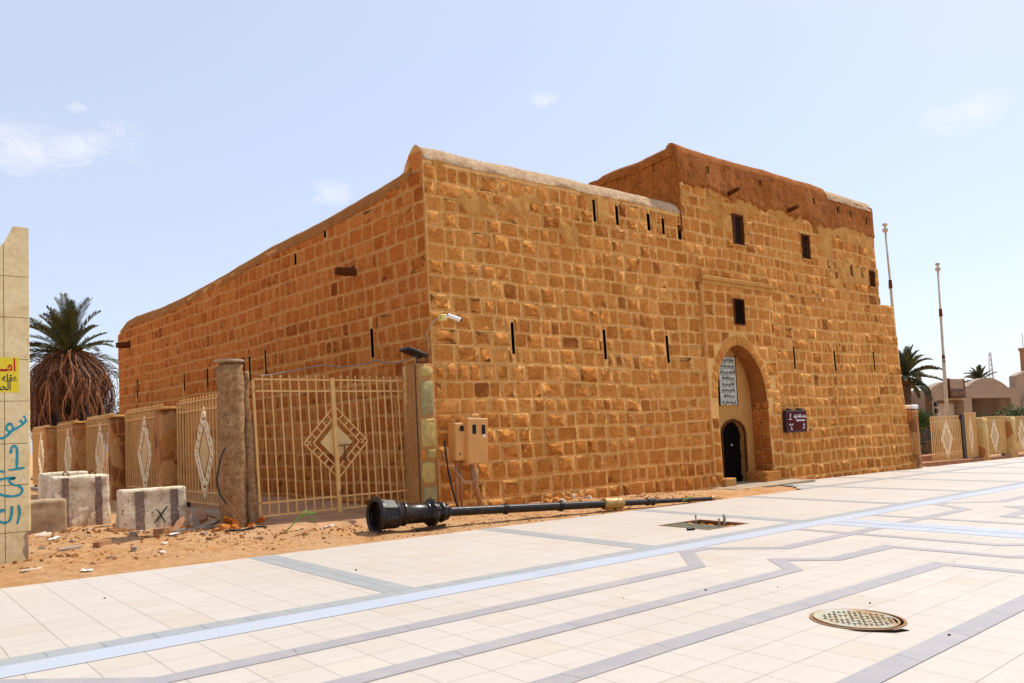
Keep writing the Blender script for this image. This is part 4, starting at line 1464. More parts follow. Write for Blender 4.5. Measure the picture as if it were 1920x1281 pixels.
def brush(mb, pts, w, y):
    n = len(pts); V = []; F = []
    for i, p in enumerate(pts):
        p = Vector(p); d = (Vector(pts[min(i+1, n-1)])-Vector(pts[max(i-1, 0)])).normalized(); nn = Vector((-d.y, d.x))
        ww = w*(.75+.35*nz3(p.x*20, p.y*20, 1))/2*(1 if 0 < i < n-1 else .75)
        for s_ in (-1, 1): V.append((p.x+nn.x*ww*s_, y, p.y+nn.y*ww*s_))
    for i in range(n-1): F.append((2*i, 2*i+2, 2*i+3, 2*i+1))
    mb.add(V, F)
brush(mb, [(.56, .33), (.66, .45), (.74, .56), (.80, .64)], .032, -.045)
brush(mb, [(.60, .60), (.66, .52), (.71, .42), (.76, .33)], .032, -.047)
mb.build('painted_cross', M_ink, b1)
b2 = barrier((2.27, 17.3, .02), .02, 1.02, 1.10, .5, 'tall whitewashed concrete barrier with two grey stripes, middle one of the three in front', M_wc, ((.17, .29), (.75, .87)), seed=40, am=.02, flare=.05)
b3 = barrier((1.62, 16.55, .0), .03, .80, .72, .5, 'low bare concrete barrier beside the tiled wall', M_wc2, (), seed=80, am=.02, flare=.05)
b4 = barrier((2.20, 18.2, .05), .0, .85, 1.13, .4, 'pale concrete barrier standing behind the middle whitewashed one', M_wc, (), seed=120, flare=.05)
for bb in (b1, b2, b4):
    if bb is not b2: continue
    for x in (.28, .75):
        mb = MB(); mb.tube([(x-.05, .25, 1.06), (x-.04, .25, 1.15), (x, .25, 1.18), (x+.05, .25, 1.14), (x+.06, .25, 1.05)], .012, 6); mb.build('lifting_loop', M_wood, bb)

# ------------------------------------------------------------------ tiled wall end at the left edge of the picture
M_lime = NT('cream_marble_cladding')
def make_marble():
    t = M_lime
    n = t.noise(2.2, 8, .75, dist=1.5); n2 = t.noise(14, 6, .7); st = t.noise(4, 5, .7, sc=(1, 1, .12))
    c = t.ramp(n, [(.3, (.66, .49, .22)), (.5, (.82, .65, .34)), (.75, (.86, .73, .44))])
    c = t.mix(t.ramp(n2, [(.35, .35), (.5, 0.)]), c, (.45, .30, .13))
    c = t.mix(t.ramp(st, [(.58, 0.), (.75, .35)]), c, (.45, .24, .08))
    return t.out(c, .5, 0, t.bump(n2, .15, .006), .35)
make_marble()
wall = empty('tiled_wall', (1.0, 13.2, 0), 'end of a tall cream tiled wall with a dipping top, carrying blue spray paint and a yellow notice', 'wall')
WX1, WY = 1.44, 12.9
mb = MB(); rough_box(mb, -1.5, 12.935, .0, WX1-.03, 13.55, 2.0, .004, .3, 5, bev=.004)
V = [(-1.5, 12.93, 2.0)]
part(mb, 'core', M_conc, wall)
def topz(x):
    if x > 1.24: return 4.84
    if x > .90: 
        t_ = (x-.90)/.34; return 4.43+.41*(t_**2.4)
    return 4.43
mb = MB()
# upper body with the curved top, real thickness
xs_ = [-1.5, -.5, .2, .6, .9]+[.9+.34*i/10 for i in range(1, 11)]+[1.28, WX1-.03]
V = []
for x in xs_: V += [(x, 12.935, 1.9), (x, 12.935, topz(x)-.01), (x, 13.55, 1.9), (x, 13.55, topz(x)-.01)]
F = []
for i in range(len(xs_)-1):
    a = i*4; b = a+4
    F += [(a, b, b+1, a+1), (a+1, b+1, b+3, a+3), (a+2, a+3, b+3, b+2)]
a = (len(xs_)-1)*4; F.append((a, a+2, a+3, a+1))
mb.add(V, F); part(mb, 'upper_core', M_lime.m if hasattr(M_lime, 'm') else M_lime, wall)
LIME = M_lime.m
zr = [.50, 1.16, 1.74, 2.34, 2.93, 3.53, 4.12]
random.seed(12)
mb = MB(); g = .004
xr = [-1.5, -.95, -.40, .12, .58, 1.13, WX1]
zz = [.02]+zr
for i in range(len(xr)-1):
    for j in range(len(zz)-1):
        xa, xb, za, zb_ = xr[i], xr[i+1], zz[j], zz[j+1]
        if j == 0:
            # the lowest row follows the ground and is chipped at the corner
            if i == len(xr)-2:
                pts = [(xa+g, -.1), (1.40, -.1), (1.37, .12), (1.33, .22), (1.36, .34), (1.34, .42), (xb-.06, zb_-g), (xa+g, zb_-g)]
                V = [(p[0], WY, p[1]) for p in pts]+[(p[0], WY+.034, p[1]) for p in pts]
                n_ = len(pts)
                mb.add(V, [tuple(range(n_)), tuple(range(2*n_-1, n_-1, -1))]+[(q, n_+q, n_+(q+1) % n_, (q+1) % n_) for q in range(n_)])
                continue
            za = -.1
        mb.box(xa+g, WY, za+g, xb-g-(0.02*(6-j)/6 if i == len(xr)-2 else 0), WY+.034, zb_-g, bev=.003)
# top row follows the curve
for i in range(len(xr)-1):
    xa, xb = xr[i]+g, xr[i+1]-g
    nn_ = 12
    pts = [(xa+(xb-xa)*k/nn_, topz(xa+(xb-xa)*k/nn_)) for k in range(nn_+1)][::-1]
    poly = [(xa, 4.12+g), (xb, 4.12+g)]+pts
    V = [(p[0], WY, p[1]) for p in poly]+[(p[0], WY+.034, p[1]) for p in poly]
    n_ = len(poly)
    mb.add(V, [tuple(range(n_)), tuple(range(2*n_-1, n_-1, -1))]+[(q, n_+q, n_+(q+1) % n_, (q+1) % n_) for q in range(n_)])
for j in range(len(zr)):
    mb.box(WX1-.028, WY+.036, zr[j]+g, WX1, 13.5, (zr[j+1] if j+1 < len(zr) else 4.80)-g, bev=.003)
part(mb, 'tile_cladding', LIME, wall)
M_spray = simple('turquoise_spray_paint', (.01, .30, .38), .6, 0, 20, .2)
mb = MB()
def smooth_pts(p, n=5):
    out = []
    P_ = [p[0]]+list(p)+[p[-1]]
    for i in range(1, len(P_)-2):
        for k in range(n):
            t = k/n
            a, b, c, d = [Vector(P_[i+q]) for q in (-1, 0, 1, 2)]
            out.append(tuple(.5*((2*b)+(c-a)*t+(2*a-5*b+4*c-d)*t*t+(3*b-a-3*c+d)*t**3)))
    out.append(tuple(p[-1])); return out
GR = [[(1.36, 2.13), (1.385, 2.06), (1.35, 2.03), (1.31, 2.07)], [(1.38, 2.04), (1.31, 1.98), (1.25, 1.94), (1.20, 1.90), (1.14, 1.84), (1.08, 1.82), (1.0, 1.86), (.99, 1.95)],
      [(1.20, 2.03), (1.155, 1.99), (1.16, 1.93), (1.21, 1.92), (1.23, 1.97), (1.20, 2.03)],
      [(1.20, 1.60), (1.21, 1.68), (1.25, 1.71), (1.275, 1.65), (1.275, 1.52), (1.27, 1.38)], [(1.17, 1.375), (1.26, 1.38), (1.37, 1.40)],
      [(.98, 1.16), (1.06, 1.24), (1.15, 1.26), (1.25, 1.255), (1.18, 1.23), (1.22, 1.17), (1.30, 1.14), (1.335, 1.08), (1.30, 1.02), (1.21, 1.005), (1.10, 1.03), (1.0, 1.10)],
      [(1.29, .88), (1.30, .76), (1.27, .61)], [(1.21, .87), (1.205, .76), (1.18, .67), (1.12, .645), (1.06, .67), (1.0, .66)], [(1.13, .79), (1.10, .83), (1.06, .80), (1.0, .82)], [(1.0, 1.37), (1.09, 1.36), (1.12, 1.35)]]
for i, g_ in enumerate(GR): brush(mb, smooth_pts(g_), .042, WY-.002-.0007*i)
part(mb, 'graffiti', M_spray, wall)
M_yel = simple('yellow_notice_vinyl', (.80, .62, .02), .45, 0, 3, .05)
M_red = simple('red_lettering', (.55, .01, .01), .5, 0, 3, .05)
M_nav = simple('dark_green_lettering', (.01, .03, .03), .5, 0, 3, .05)
nt = empty('notice', (1.0, WY-.01, 2.7), 'yellow notice with red and dark Arabic lettering stuck on the tiled wall', 'sign')
mb = MB(); mb.box(.35, WY-.008, 2.465, 1.305, WY-.003, 2.955); part(mb, 'board', M_yel, nt)
text_mesh('lettering', shape('امــــــ'), .25, M_red, (1.27, WY-.010, 2.84), (1, 0, 0), (0, 0, 1), nt, 'RIGHT', .001, .62, .006)
text_mesh('lettering', shape('عقله بــــــ'), .15, M_nav, (1.285, WY-.010, 2.66), (1, 0, 0), (0, 0, 1), nt, 'RIGHT', .001, .68, .003)
text_mesh('lettering', shape('الحمـــــــ'), .15, M_nav, (1.21, WY-.010, 2.54), (1, 0, 0), (0, 0, 1), nt, 'RIGHT', .001, .68, .003)

# ------------------------------------------------------------------ meter boxes, camera, lamp on the fort
M_box = simple('tan_enamelled_steel', (.66, .31, .085), .5, 0, 5, .12, 0, .3)
M_pipe = simple('brown_painted_pipe', (.38, .16, .06), .6, 0, 7, .25, .1)
o = empty('meter_box', (9.25, 13.65, 1.1), 'narrow tan electricity meter box with one small window, left of the wider box', 'meter box')
mb = MB(); mb.box(9.12, 13.52, 1.07, 9.39, 13.80, 1.86, bev=.008); part(mb, 'case', M_box, o)
mb = MB(); mb.box(9.128, 13.508, 1.10, 9.382, 13.519, 1.84, bev=.004); part(mb, 'door', M_box, o)
mb = MB(); mb.box(9.24, 13.500, 1.68, 9.34, 13.507, 1.80, bev=.003); part(mb, 'meter_window', M_glass, o)
mb = MB(); mb.lathe([(0, .016), (.02, .016)], (9.22, 13.508, 1.2), (0, -1, 0), 8); mb.lathe([(0, .012), (.02, .012)], (9.2, 13.508, 1.72), (0, -1, 0), 8); part(mb, 'lock', M_black, o)
mb = MB(); mb.tube([(9.18, 13.62, -.1), (9.18, 13.62, 1.07)], .032, 10); part(mb, 'conduit', M_pipe, o, smooth=True)
mb = MB(); mb.tube([(9.30, 13.62, -.1), (9.29, 13.62, 1.07)], .026, 10); part(mb, 'conduit', M_pipe, o, smooth=True)
o = empty('meter_box', (9.6, 13.5, 1.0), 'wide tan electricity meter box with two small windows, leaning on one thick pipe', 'meter box')
R3 = Matrix.Translation((9.35, 13.42, .98)) @ Matrix.Rotation(radians(2.2), 4, 'Y')
mb = MB(); mb.box(0, .012, 0, .545, .27, .98, bev=.008, m=R3); part(mb, 'case', M_box, o)
mb = MB(); mb.box(.02, 0, .02, .525, .011, .96, bev=.004, m=R3); part(mb, 'door', M_box, o)
for x in (.12, .36):
    mb = MB(); mb.box(x, -.006, .64, x+.10, .001, .84, bev=.003, m=R3); part(mb, 'meter_window', M_glass, o)
mb = MB(); mb.box(.40, -.004, .575, .46, .001, .625, m=R3); part(mb, 'label_sticker', M_wht, o)
for x in (.08, .2, .36):
    mb = MB(); mb.tube([tuple(R3 @ Vector((x, .12, .98))), tuple(R3 @ Vector((x, .12, 1.02)))], .018, 8); part(mb, 'cable_gland', M_conc, o)
mb = MB(); mb.tube([(9.50, 13.52, 1.0), (9.60, 13.50, .45), (9.71, 13.46, -.12)], .055, 12); part(mb, 'conduit', M_pipe, o, smooth=True)
mb = MB(); mb.tube([(9.52, 13.5, .96), (9.51, 13.5, 1.01)], .075, 12); part(mb, 'collar', M_pipe, o)
mb = MB(); mb.tube([(8.90, 13.6, 1.5), (8.93, 13.6, 1.2), (8.95, 13.58, .9), (9.02, 13.56, .5), (9.10, 13.52, .15), (9.16, 13.5, -.05)], .022, 6)
tag(mb.build('power_cable', M_black, smooth=True), 'thick black cable hanging down the wall left of the narrow meter box', 'cable')
mb = MB(); mb.tube([(8.86, 13.62, 1.22), (9.0, 13.58, 1.02), (9.14, 13.50, .80), (9.26, 13.46, .64), (9.42, 13.44, .58), (9.56, 13.42, .68), (9.62, 13.44, .9)], .013, 6)
tag(mb.build('grey_cable', M_conc, smooth=True), 'thin cable sagging across the pipes below the two meter boxes', 'cable')
o = empty('security_camera', (9.2, 13.8, 4.1), 'small white security camera on a yellow junction box, high beside the fort corner', 'camera')
M_cam = simple('white_camera_housing', (.80, .79, .76), .4, 0, 3, .05)
mb = MB(); mb.box(9.06, 13.76, 4.06, 9.20, 13.93, 4.20, bev=.012); part(mb, 'junction_box', simple('yellow_plastic', (.75, .58, .16), .5), o)
mb = MB(); mb.tube([(9.13, 13.78, 4.13), (9.22, 13.62, 4.13)], .018, 8); part(mb, 'bracket', M_cam, o)
mb = MB(); mb.tube([(9.15, 13.66, 4.16), (9.36, 13.50, 4.05)], .048, 12); part(mb, 'housing', M_cam, o, smooth=True, angle=40)
mb = MB(); mb.tube([(9.36, 13.50, 4.05), (9.38, 13.485, 4.04)], .040, 12); part(mb, 'lens', M_black, o)
mb = MB(); mb.tube([(8.60, 13.98, 3.22), (8.70, 13.80, 3.35), (8.72, 13.78, 3.55), (8.66, 13.78, 3.74), (8.76, 13.78, 3.90), (8.88, 13.80, 4.04), (9.0, 13.80, 4.12), (9.07, 13.80, 4.13)], .011, 6)
tag(mb.build('camera_cable', M_conc, smooth=True), 'thin grey cable climbing from the floodlight to the security camera', 'cable')
o = empty('floodlight', (8.5, 14, 3.2), 'black floodlight on small legs on top of the clad gate pillar', 'floodlight')
R4 = Matrix.Translation((8.20, 13.72, 3.44)) @ Matrix.Rotation(radians(18), 4, 'Y')
mb = MB(); mb.box(0, 0, -.03, .50, .42, .03, bev=.01, m=R4); part(mb, 'lamp_body', M_black, o)
mb = MB(); mb.bar((8.42, 13.8, 3.12), (8.42, 13.8, 3.36), .02); mb.bar((8.66, 13.8, 3.12), (8.66, 13.8, 3.30), .02); mb.bar((8.42, 13.8, 3.15), (8.66, 13.8, 3.15), .02)
part(mb, 'bracket', M_black, o)
pts = [(5.22, 14.2, 2.86), (5.46, 14.2, 2.88), (5.7, 14.2, 2.93), (5.99, 14.2, 2.98), (6.3, 14.2, 3.05), (6.54, 14.2, 3.09), (6.7, 14.2, 3.065), (6.89, 14.2, 3.06), (7.2, 14.2, 3.09), (7.48, 14.2, 3.14), (7.62, 14.2, 3.20), (7.73, 14.2, 3.21), (7.9, 14.2, 3.17), (8.1, 14.1, 3.16), (8.3, 14.0, 3.22), (8.45, 13.9, 3.30)]
mb = MB(); mb.tube(smooth_pts([Vector(p) for p in pts], 3), .014, 6)
tag(mb.build('slack_cable', simple('grey_cable_sheath', (.22, .15, .12), .6), smooth=True), 'grey cable running in waves above the spikes of the gate to the floodlight', 'cable')

# ------------------------------------------------------------------ fallen lamp post
M_iron = NT('black_cast_iron')
def mk_iron():
    t = M_iron
    n = t.noise(8, 6, .7); n2 = t.noise(40, 4, .7)
    c = t.ramp(n, [(.4, (.005, .003, .002)), (.58, (.022, .011, .006)), (.75, (.10, .052, .028))])
    return t.out(c, t.ramp(n2, [(.3, .22), (.7, .45)]), .0, t.bump(n2, .2, .004), .32)
IRON = mk_iron()
M_gold = simple('gold_painted_iron', (.40, .22, .05), .4, .25, 20, .35, .3, .6)
LA = Vector((6.6, 12.0, .275)); LAX = Vector((8.3, -.45, -.41)).normalized()
lamp = empty('fallen_lamp_post', (6.6, 12.0, 0), 'black ornamental street lamp post with gold collar lying on the sand along the fort', 'lamp post')
mb = MB(); mb.lathe([(-.22, .24), (-.20, .27), (-.22, .30), (-.235, .325), (-.21, .335), (-.185, .325), (-.175, .25)], LA, LAX, 32, cap=False)
mb.lathe([(-.20, .275), (-.10, .26), (-.10, .01)], LA, LAX, 32, cap=False)
part(mb, 'base_flange', IRON, lamp, smooth=True, angle=35)
mb = MB(); mb.lathe([(-.18, .285), (-.16, .275), (.12, .255), (.135, .26), (.15, .235)], LA, LAX, 8, rot0=.22, cap=False); part(mb, 'octagonal_plinth', IRON, lamp)
mb = MB(); mb.lathe([(.14, .245), (.19, .235), (.24, .205), (.27, .19), (.285, .20), (.30, .215), (.325, .215), (.34, .20), (.36, .185), (.74, .172), (.76, .18), (.775, .20), (.79, .20), (.80, .18)], LA, LAX, 32, cap=False)
part(mb, 'barrel', IRON, lamp, smooth=True, angle=40)
mb = MB()
orn = lambda t, a: 1+.07*sin(a*9+t*30)*sin(t*26)+.03*sin(a*18)
pr = [(.79+.02*i, .18+.075*sin(pi*i/9)**.8) for i in range(10)]
mb.lathe(pr, LA, LAX, 54, cap=False, fn=orn); part(mb, 'leaf_collar', IRON, lamp, smooth=True)
mb = MB()
pr = [(.96, .17), (.985, .185), (1.0, .165)]+[(1.01+.018*i, .135+.05*sin(pi*i/9)) for i in range(10)]+[(1.18, .14), (1.20, .15), (1.215, .13), (1.24, .10), (1.28, .088)]
mb.lathe(pr, LA, LAX, 40, cap=False, fn=lambda t, a: 1+(.04*sin(a*9) if 1.0 < t < 1.17 else 0)); part(mb, 'neck_rings', IRON, lamp, smooth=True)
def flute(t, a): return 1-.05*(.5+.5*cos(a*12))
mb = MB(); mb.lathe([(1.26, .088), (2.5, .085), (3.9, .082), (5.02, .079)], LA, LAX, 48, cap=False, fn=flute); part(mb, 'fluted_shaft', IRON, lamp, smooth=True)
for t in (2.50, 3.86):
    mb = MB(); mb.lathe([(t-.045, .085), (t-.04, .10), (t-.025, .105), (t-.01, .09), (t+.01, .09), (t+.025, .112), (t+.04, .10), (t+.045, .085)], LA, LAX, 24, cap=False); part(mb, 'ring', IRON, lamp, smooth=True)
mb = MB(); mb.lathe([(5.0, .085), (5.02, .12), (5.06, .13), (5.10, .125), (5.30, .115), (5.33, .13), (5.37, .13), (5.40, .11), (5.46, .125), (5.52, .12), (5.55, .09), (5.58, .07)], LA, LAX, 36, cap=False, fn=lambda t, a: 1+(.035*cos(a*14) if 5.08 < t < 5.3 else 0))
part(mb, 'gold_collar', M_gold, lamp, smooth=True, angle=50)
mb = MB(); mb.lathe([(5.55, .068), (6.3, .062)], LA, LAX, 20, cap=False); part(mb, 'upper_shaft', IRON, lamp, smooth=True)
mb = MB(); mb.lathe([(6.26, .062), (6.28, .085), (6.32, .085), (6.34, .066), (6.42, .066), (6.44, .085), (6.49, .085), (6.52, .055)], LA, LAX, 20, cap=False); part(mb, 'ring', IRON, lamp, smooth=True)
mb = MB(); mb.lathe([(6.5, .052), (8.42, .045)], LA, LAX, 16, cap=False); part(mb, 'tip_shaft', IRON, lamp, smooth=True)
mb = MB(); mb.lathe([(8.38, .05), (8.40, .066), (8.48, .066), (8.52, .045), (8.60, .02), (8.8, .012)], LA, LAX, 14); part(mb, 'finial', M_gold, lamp, smooth=True)
mb = MB(); mb.bar((7.05, 11.78, -.03), (7.6, 11.68, .01), .06, .03)
tag(mb.build('wood_scrap', simple('dark_scrap_wood', (.05, .025, .012), .9)), 'dark plank wedged under the base of the fallen lamp post', 'plank')

# ------------------------------------------------------------------ tree pit and manhole
M_grate = simple('galvanised_grating', (.34, .34, .24), .5, .5, 12, .3, .3)
pit = empty('tree_pit', pl(11.4, 8.1), 'open square pit in the paving, half covered by a grating with threaded bolts sticking up', 'pit')
a0, a1, b0, b1 = PIT
mb = MB()
D = .16
cs = [(a0, b0), (a1, b0), (a1, b1), (a0, b1)]
for i in range(4):
    p, q = cs[i], cs[(i+1) % 4]
    mb.quad(pl(*p, .002), pl(*q, .002), pl(*q, -D), pl(*p, -D))
mb.quad(pl(a0, b0, -D), pl(a1, b0, -D), pl(a1, b1, -D), pl(a0, b1, -D))
part(mb, 'pit_box', simple('rusty_earth', (.30, .12, .04), .95, 0, 12, .5, .6), pit)
mb = MB(); fw = .035
for (u0, v0_, u1, v1_) in ((a0, b0, a1, b0+fw), (a0, b1-fw, a1, b1), (a0, b0+fw, a0+fw, b1-fw), (a1-fw, b0+fw, a1, b1-fw)):
    V = [pl(u0, v0_, .004), pl(u1, v0_, .004), pl(u1, v1_, .004), pl(u0, v1_, .004), pl(u0, v0_, -.03), pl(u1, v0_, -.03), pl(u1, v1_, -.03), pl(u0, v1_, -.03)]
    mb.add(V, [(0, 1, 2, 3), (0, 4, 5, 1), (1, 5, 6, 2), (2, 6, 7, 3), (3, 7, 4, 0)])
part(mb, 'steel_edge', simple('rusty_steel', (.26, .12, .05), .8, .2, 10, .4), pit)
mb = MB()
um = a0+(a1-a0)*.56
k = 0
while a0+.05+k*.045 < um:
    u = a0+.05+k*.045; k += 1
    mb.bar(pl(u, b0+fw, -.02), pl(u, b1-fw, -.02), .012, .03)
k = 0
while b0+.06+k*.09 < b1-.04:
    v = b0+.06+k*.09; k += 1
    mb.bar(pl(a0+fw, v, -.02), pl(um, v, -.02), .012, .026)
part(mb, 'grating', M_grate, pit)
random.seed(9)
for k in range(26):
    mb = MB(); u = random.uniform(um-.1, a1-.08); v = random.uniform(b0+.08, b1-.08); p = pl(u, v, -.075)
    rubble_stone(mb, p, random.uniform(.045, .085), seed=300+k, col=random.uniform(.4, 1)); part(mb, 'rubble', M_stone, pit)
for (u, v) in ((11.24, 7.74), (11.44, 8.36), (11.50, 7.80), (11.82, 8.04)):
    mb = MB(); p = Vector(pl(u, v, -.12)); mb.tube([p, p+Vector((.004, 0, .26))], .011, 8)
    for z in (.14, .22): mb.lathe([(0, .022), (.02, .022)], p+Vector((0, 0, z)), (0, 0, 1), 6)
    part(mb, 'anchor_bolt', M_grate, pit)
mb = MB(); p = Vector(pl(10.5, 7.78, .025)); mb.tube([p+Vector((-.06, .03, 0)), p+Vector((.07, -.02, 0))], .024, 8)
tag(mb.build('pipe_offcut', M_black), 'short dark pipe offcut lying on the paving beside the tree pit', 'pipe')
def mk_lid():
    t = NT('rusty_manhole_iron')
    n = t.noise(5, 5, .6); n2 = t.noise(30, 5, .7)
    c = t.ramp(n, [(.38, (.36, .37, .30)), (.5, (.38, .32, .20)), (.66, (.33, .19, .08))])
    c = t.mix(t.ramp(n2, [(.35, .5), (.5, 0.)]), c, (.20, .10, .04))
    return t.out(c, .65, .2, t.bump(n2, .3, .006), .4)
M_lid = mk_lid()
M_rim = simple('rust_brown_rim', (.30, .15, .06), .75, .2, 14, .4, .3)
mc = Vector((6.29, 3.42, 0)); mc.z = gz(mc.x, mc.y)
man = empty('manhole_cover', tuple(mc), 'round rusty manhole cover with rows of raised lugs, slightly tilted in the paving', 'manhole cover')
nrm = Vector((.0165, -.0068, 1)).normalized()
mb = MB(); mb.lathe([(.001, .375), (.008, .375), (.008, .352), (.001, .352)], mc, nrm, 64, cap=False); part(mb, 'rim', M_rim, man, smooth=True, angle=30)
mb = MB(); mb.lathe([(.004, .35), (.004, 0)], mc, nrm, 48, cap=False); part(mb, 'dark_gap', M_hole, man)
mb = MB(); mb.lathe([(.005, .336), (.012, .336), (.013, .325), (.010, .315), (.010, .0)], mc+Vector((-.006, .008, 0)), (nrm+Vector((.012, -.016, 0))).normalized(), 64, cap=False); part(mb, 'lid', M_lid, man, smooth=True, angle=30)
lx = Vector((.83, .56, 0)).normalized(); ly = Vector((-lx.y, lx.x, 0))
mb = MB()
for i in range(-7, 8):
    for j in range(-7, 8):
        a = (i+.5*(j % 2))*.046; b = j*.042
        if a*a+b*b > .275**2 or random.random() < .12: continue
        c = mc+lx*a+ly*b+Vector((0, 0, .0105-.0285*(lx*a+ly*b).x+.0228*(lx*a+ly*b).y)); 
        d1, d2 = (lx, ly) if (i+j) % 2 else (ly, lx)
        V = []
        for z, k_ in ((0, 1), (.0045, .75)):
            for s1_, s2_ in ((-1, -1), (1, -1), (1, 1), (-1, 1)): V.append(tuple(c+d1*s1_*.017*k_+d2*s2_*.0065*k_+Vector((0, 0, z))))
        mb.add(V, [(4, 5, 6, 7), (0, 1, 5, 4), (1, 2, 6, 5), (2, 3, 7, 6), (3, 0, 4, 7)])
part(mb, 'lugs', simple('worn_dark_lugs', (.17, .12, .065), .6, .3, 10, .3), man)
gp_ = [(-.24, -.335), (-.05, -.382), (.13, -.375), (.20, -.345), (.24, -.40), (.10, -.455), (.03, -.44), (-.12, -.405)]
mb = MB(); cr = Vector((.785, -.62, 0)); cd_ = Vector((.62, .785, 0))
mb.add([tuple(mc+cr*a+cd_*b+Vector((0, 0, .0045-.0165*(cr*a+cd_*b).x+.0068*(cr*a+cd_*b).y))) for a, b in gp_], [tuple(range(8))]); part(mb, 'broken_paving_gap', M_hole, man)

# ------------------------------------------------------------------ debris on the sand
M_slab = simple('broken_grey_slab', (.34, .24, .16), .9, 0, 9, .3, .4)
M_slabw = simple('pale_broken_tile', (.62, .50, .38), .85, 0, 9, .25, .3)
def flat_piece(name, x, y, L, W_, T, mat, label, cat, rz=0., tilt=(0, 0), seed=0, group=None, dz=0.):
    random.seed(seed)
    mb = MB(); n = random.choice((5, 6, 7)); pts = []
    for k in range(n):
        a = 2*pi*k/n+random.uniform(-.25, .25); r = random.uniform(.75, 1.1)
        pts.append((cos(a)*L/2*r, sin(a)*W_/2*r))
    V = [(p[0]*.96, p[1]*.96, T/2) for p in pts]+[(p[0], p[1], T/2-.006) for p in pts]+[(p[0], p[1], -T/2) for p in pts]
    F = [tuple(range(n)), tuple(range(3*n-1, 2*n-1, -1))]
    for q in range(2):
        for i in range(n): F.append((q*n+i, (q+1)*n+i, (q+1)*n+(i+1) % n, q*n+(i+1) % n))
    mb.add(V, F)
    o = mb.build(name, mat)
    o.location = (x, y, sand_h(x, y)+T*.28+dz); o.rotation_euler = (tilt[0], tilt[1], rz)
    return tag(o, label, cat, group)
GD = 'broken slabs scattered on the sand'
P_ = [(1.96, 16.3, .50, .16, .04, 'w', .35, 'narrow pale broken slab leaning on a second slab, below the low bare barrier'), (2.0, 16.05, .44, .16, .045, 'w', .3, 'pale broken slab partly under the narrow one below the low bare barrier'),
      (2.08, 13.95, .46, .22, .05, 'g', .1, 'thin grey flat slab on the sand right of the tiled wall foot'), (2.52, 14.0, .46, .24, .09, 'b', .3, 'thick reddish broken block lying on open sand'),
      (2.55, 15.35, .34, .25, .05, 'g', .8, 'small square grey tile piece in the middle of the sand'), (3.0, 16.4, .34, .16, .09, 'g', .1, 'dark stone chunk in front of the middle barrier'),
      (3.62, 14.7, .38, .20, .12, 'b', -.2, 'grey brown block below the barrier marked X'), (3.84, 14.35, .32, .10, .04, 'w', .2, 'pale sliver right of the grey brown block'),
      (1.78, 13.1, .34, .18, .03, 'w', -.3, 'white tile piece near the foot of the tiled wall'), (1.35, 12.15, .5, .12, .02, 'w', .1, 'long thin pale sliver close to the paving edge'),
      (2.78, 12.9, .16, .10, .08, 'g', .4, 'small dark lump on bare sand towards the paving'), (3.13, 14.6, .32, .16, .09, 'g', .3, 'grey lump in front of the barrier marked X'),
      (4.02, 13.6, .16, .1, .05, 'g', .2, 'tiny grey chip before the rubble heap'), (4.35, 14.0, .22, .08, .04, 'w', .3, 'thin chip on the shaded sand left of the gate'), (3.98, 13.2, .2, .12, .04, 'b', .2, 'small red brown chip on the sand before the gate')]
random.seed(87)
MORE = [('g', 'small grey chip on open sand'), ('w', 'small pale chip on open sand'), ('b', 'small brown chip on open sand')]
MM = {'w': M_slabw, 'g': M_slab, 'b': simple('red_brown_block', (.36, .17, .08), .9, 0, 9, .35, .5)}
for i, (x, y, L, w_, t_, m_, rz, lb) in enumerate(P_):
    flat_piece('broken_slab', x, y, L, w_, t_, MM[m_], lb, 'slab piece', rz+.6, (random.uniform(-.12, .12), random.uniform(-.12, .12)), 50+i, GD)
for i, (x, y, q, lb) in enumerate(((2.2, 14.6, 0, 'small grey chip between the two flat slabs near the tiled wall'), (3.3, 13.3, 1, 'small pale chip on bare sand below the barrier marked X'), (2.9, 15.0, 2, 'small brown chip close to the square grey tile piece'),
        (1.75, 14.4, 1, 'small pale chip at the foot of the tiled wall'), (4.7, 12.9, 0, 'small grey chip left of the green stems'), (6.0, 13.2, 2, 'small brown chip right of the green stems'), (3.0, 12.2, 1, 'small pale chip near the paving below the barriers'),
        (2.35, 12.4, 0, 'small grey chip by the paving edge near the tiled wall'), (3.5, 15.0, 0, 'grey chip against the base of the barrier marked X'), (2.75, 16.2, 1, 'pale chip against the base of the middle barrier'))):
    flat_piece('stone_chip', x, y, random.uniform(.12, .22), random.uniform(.08, .14), .035, MM[MORE[q][0]], lb, 'stone chip', random.uniform(0, 3), (random.uniform(-.3, .3), random.uniform(-.3, .3)), 150+i, 'stone chips on the sand')
# rubble heap by the broken pillar
H_ = [(4.05, 15.2, .75, .2, .05, .5, 'long dark slab leaning up towards the fence in the rubble heap'), (4.25, 15.0, .62, .22, .06, .9, 'upright brown slab in the middle of the rubble heap'), (4.35, 14.55, .85, .16, .05, .15, 'long thin slab lying at the front of the rubble heap'),
      (4.15, 14.35, .8, .22, .05, .05, 'flat grey slab under the front of the rubble heap'), (4.45, 15.3, .5, .25, .07, 1.2, 'reddish slab propped at the back of the rubble heap')]
for i, (x, y, L, w_, t_, rz, lb) in enumerate(H_):
    flat_piece('broken_slab', x, y, L, w_, t_, MM['bgwgb'[i]] if i != 2 else M_slab, lb, 'slab piece', rz+.5, ((-.2, .5, .1, .02, -.5)[i], (-.35, -.5, -.12, .03, -.3)[i]), 90+i, 'slabs in the rubble heap', dz=(.12, .18, .08, .0, .2)[i])
random.seed(41)
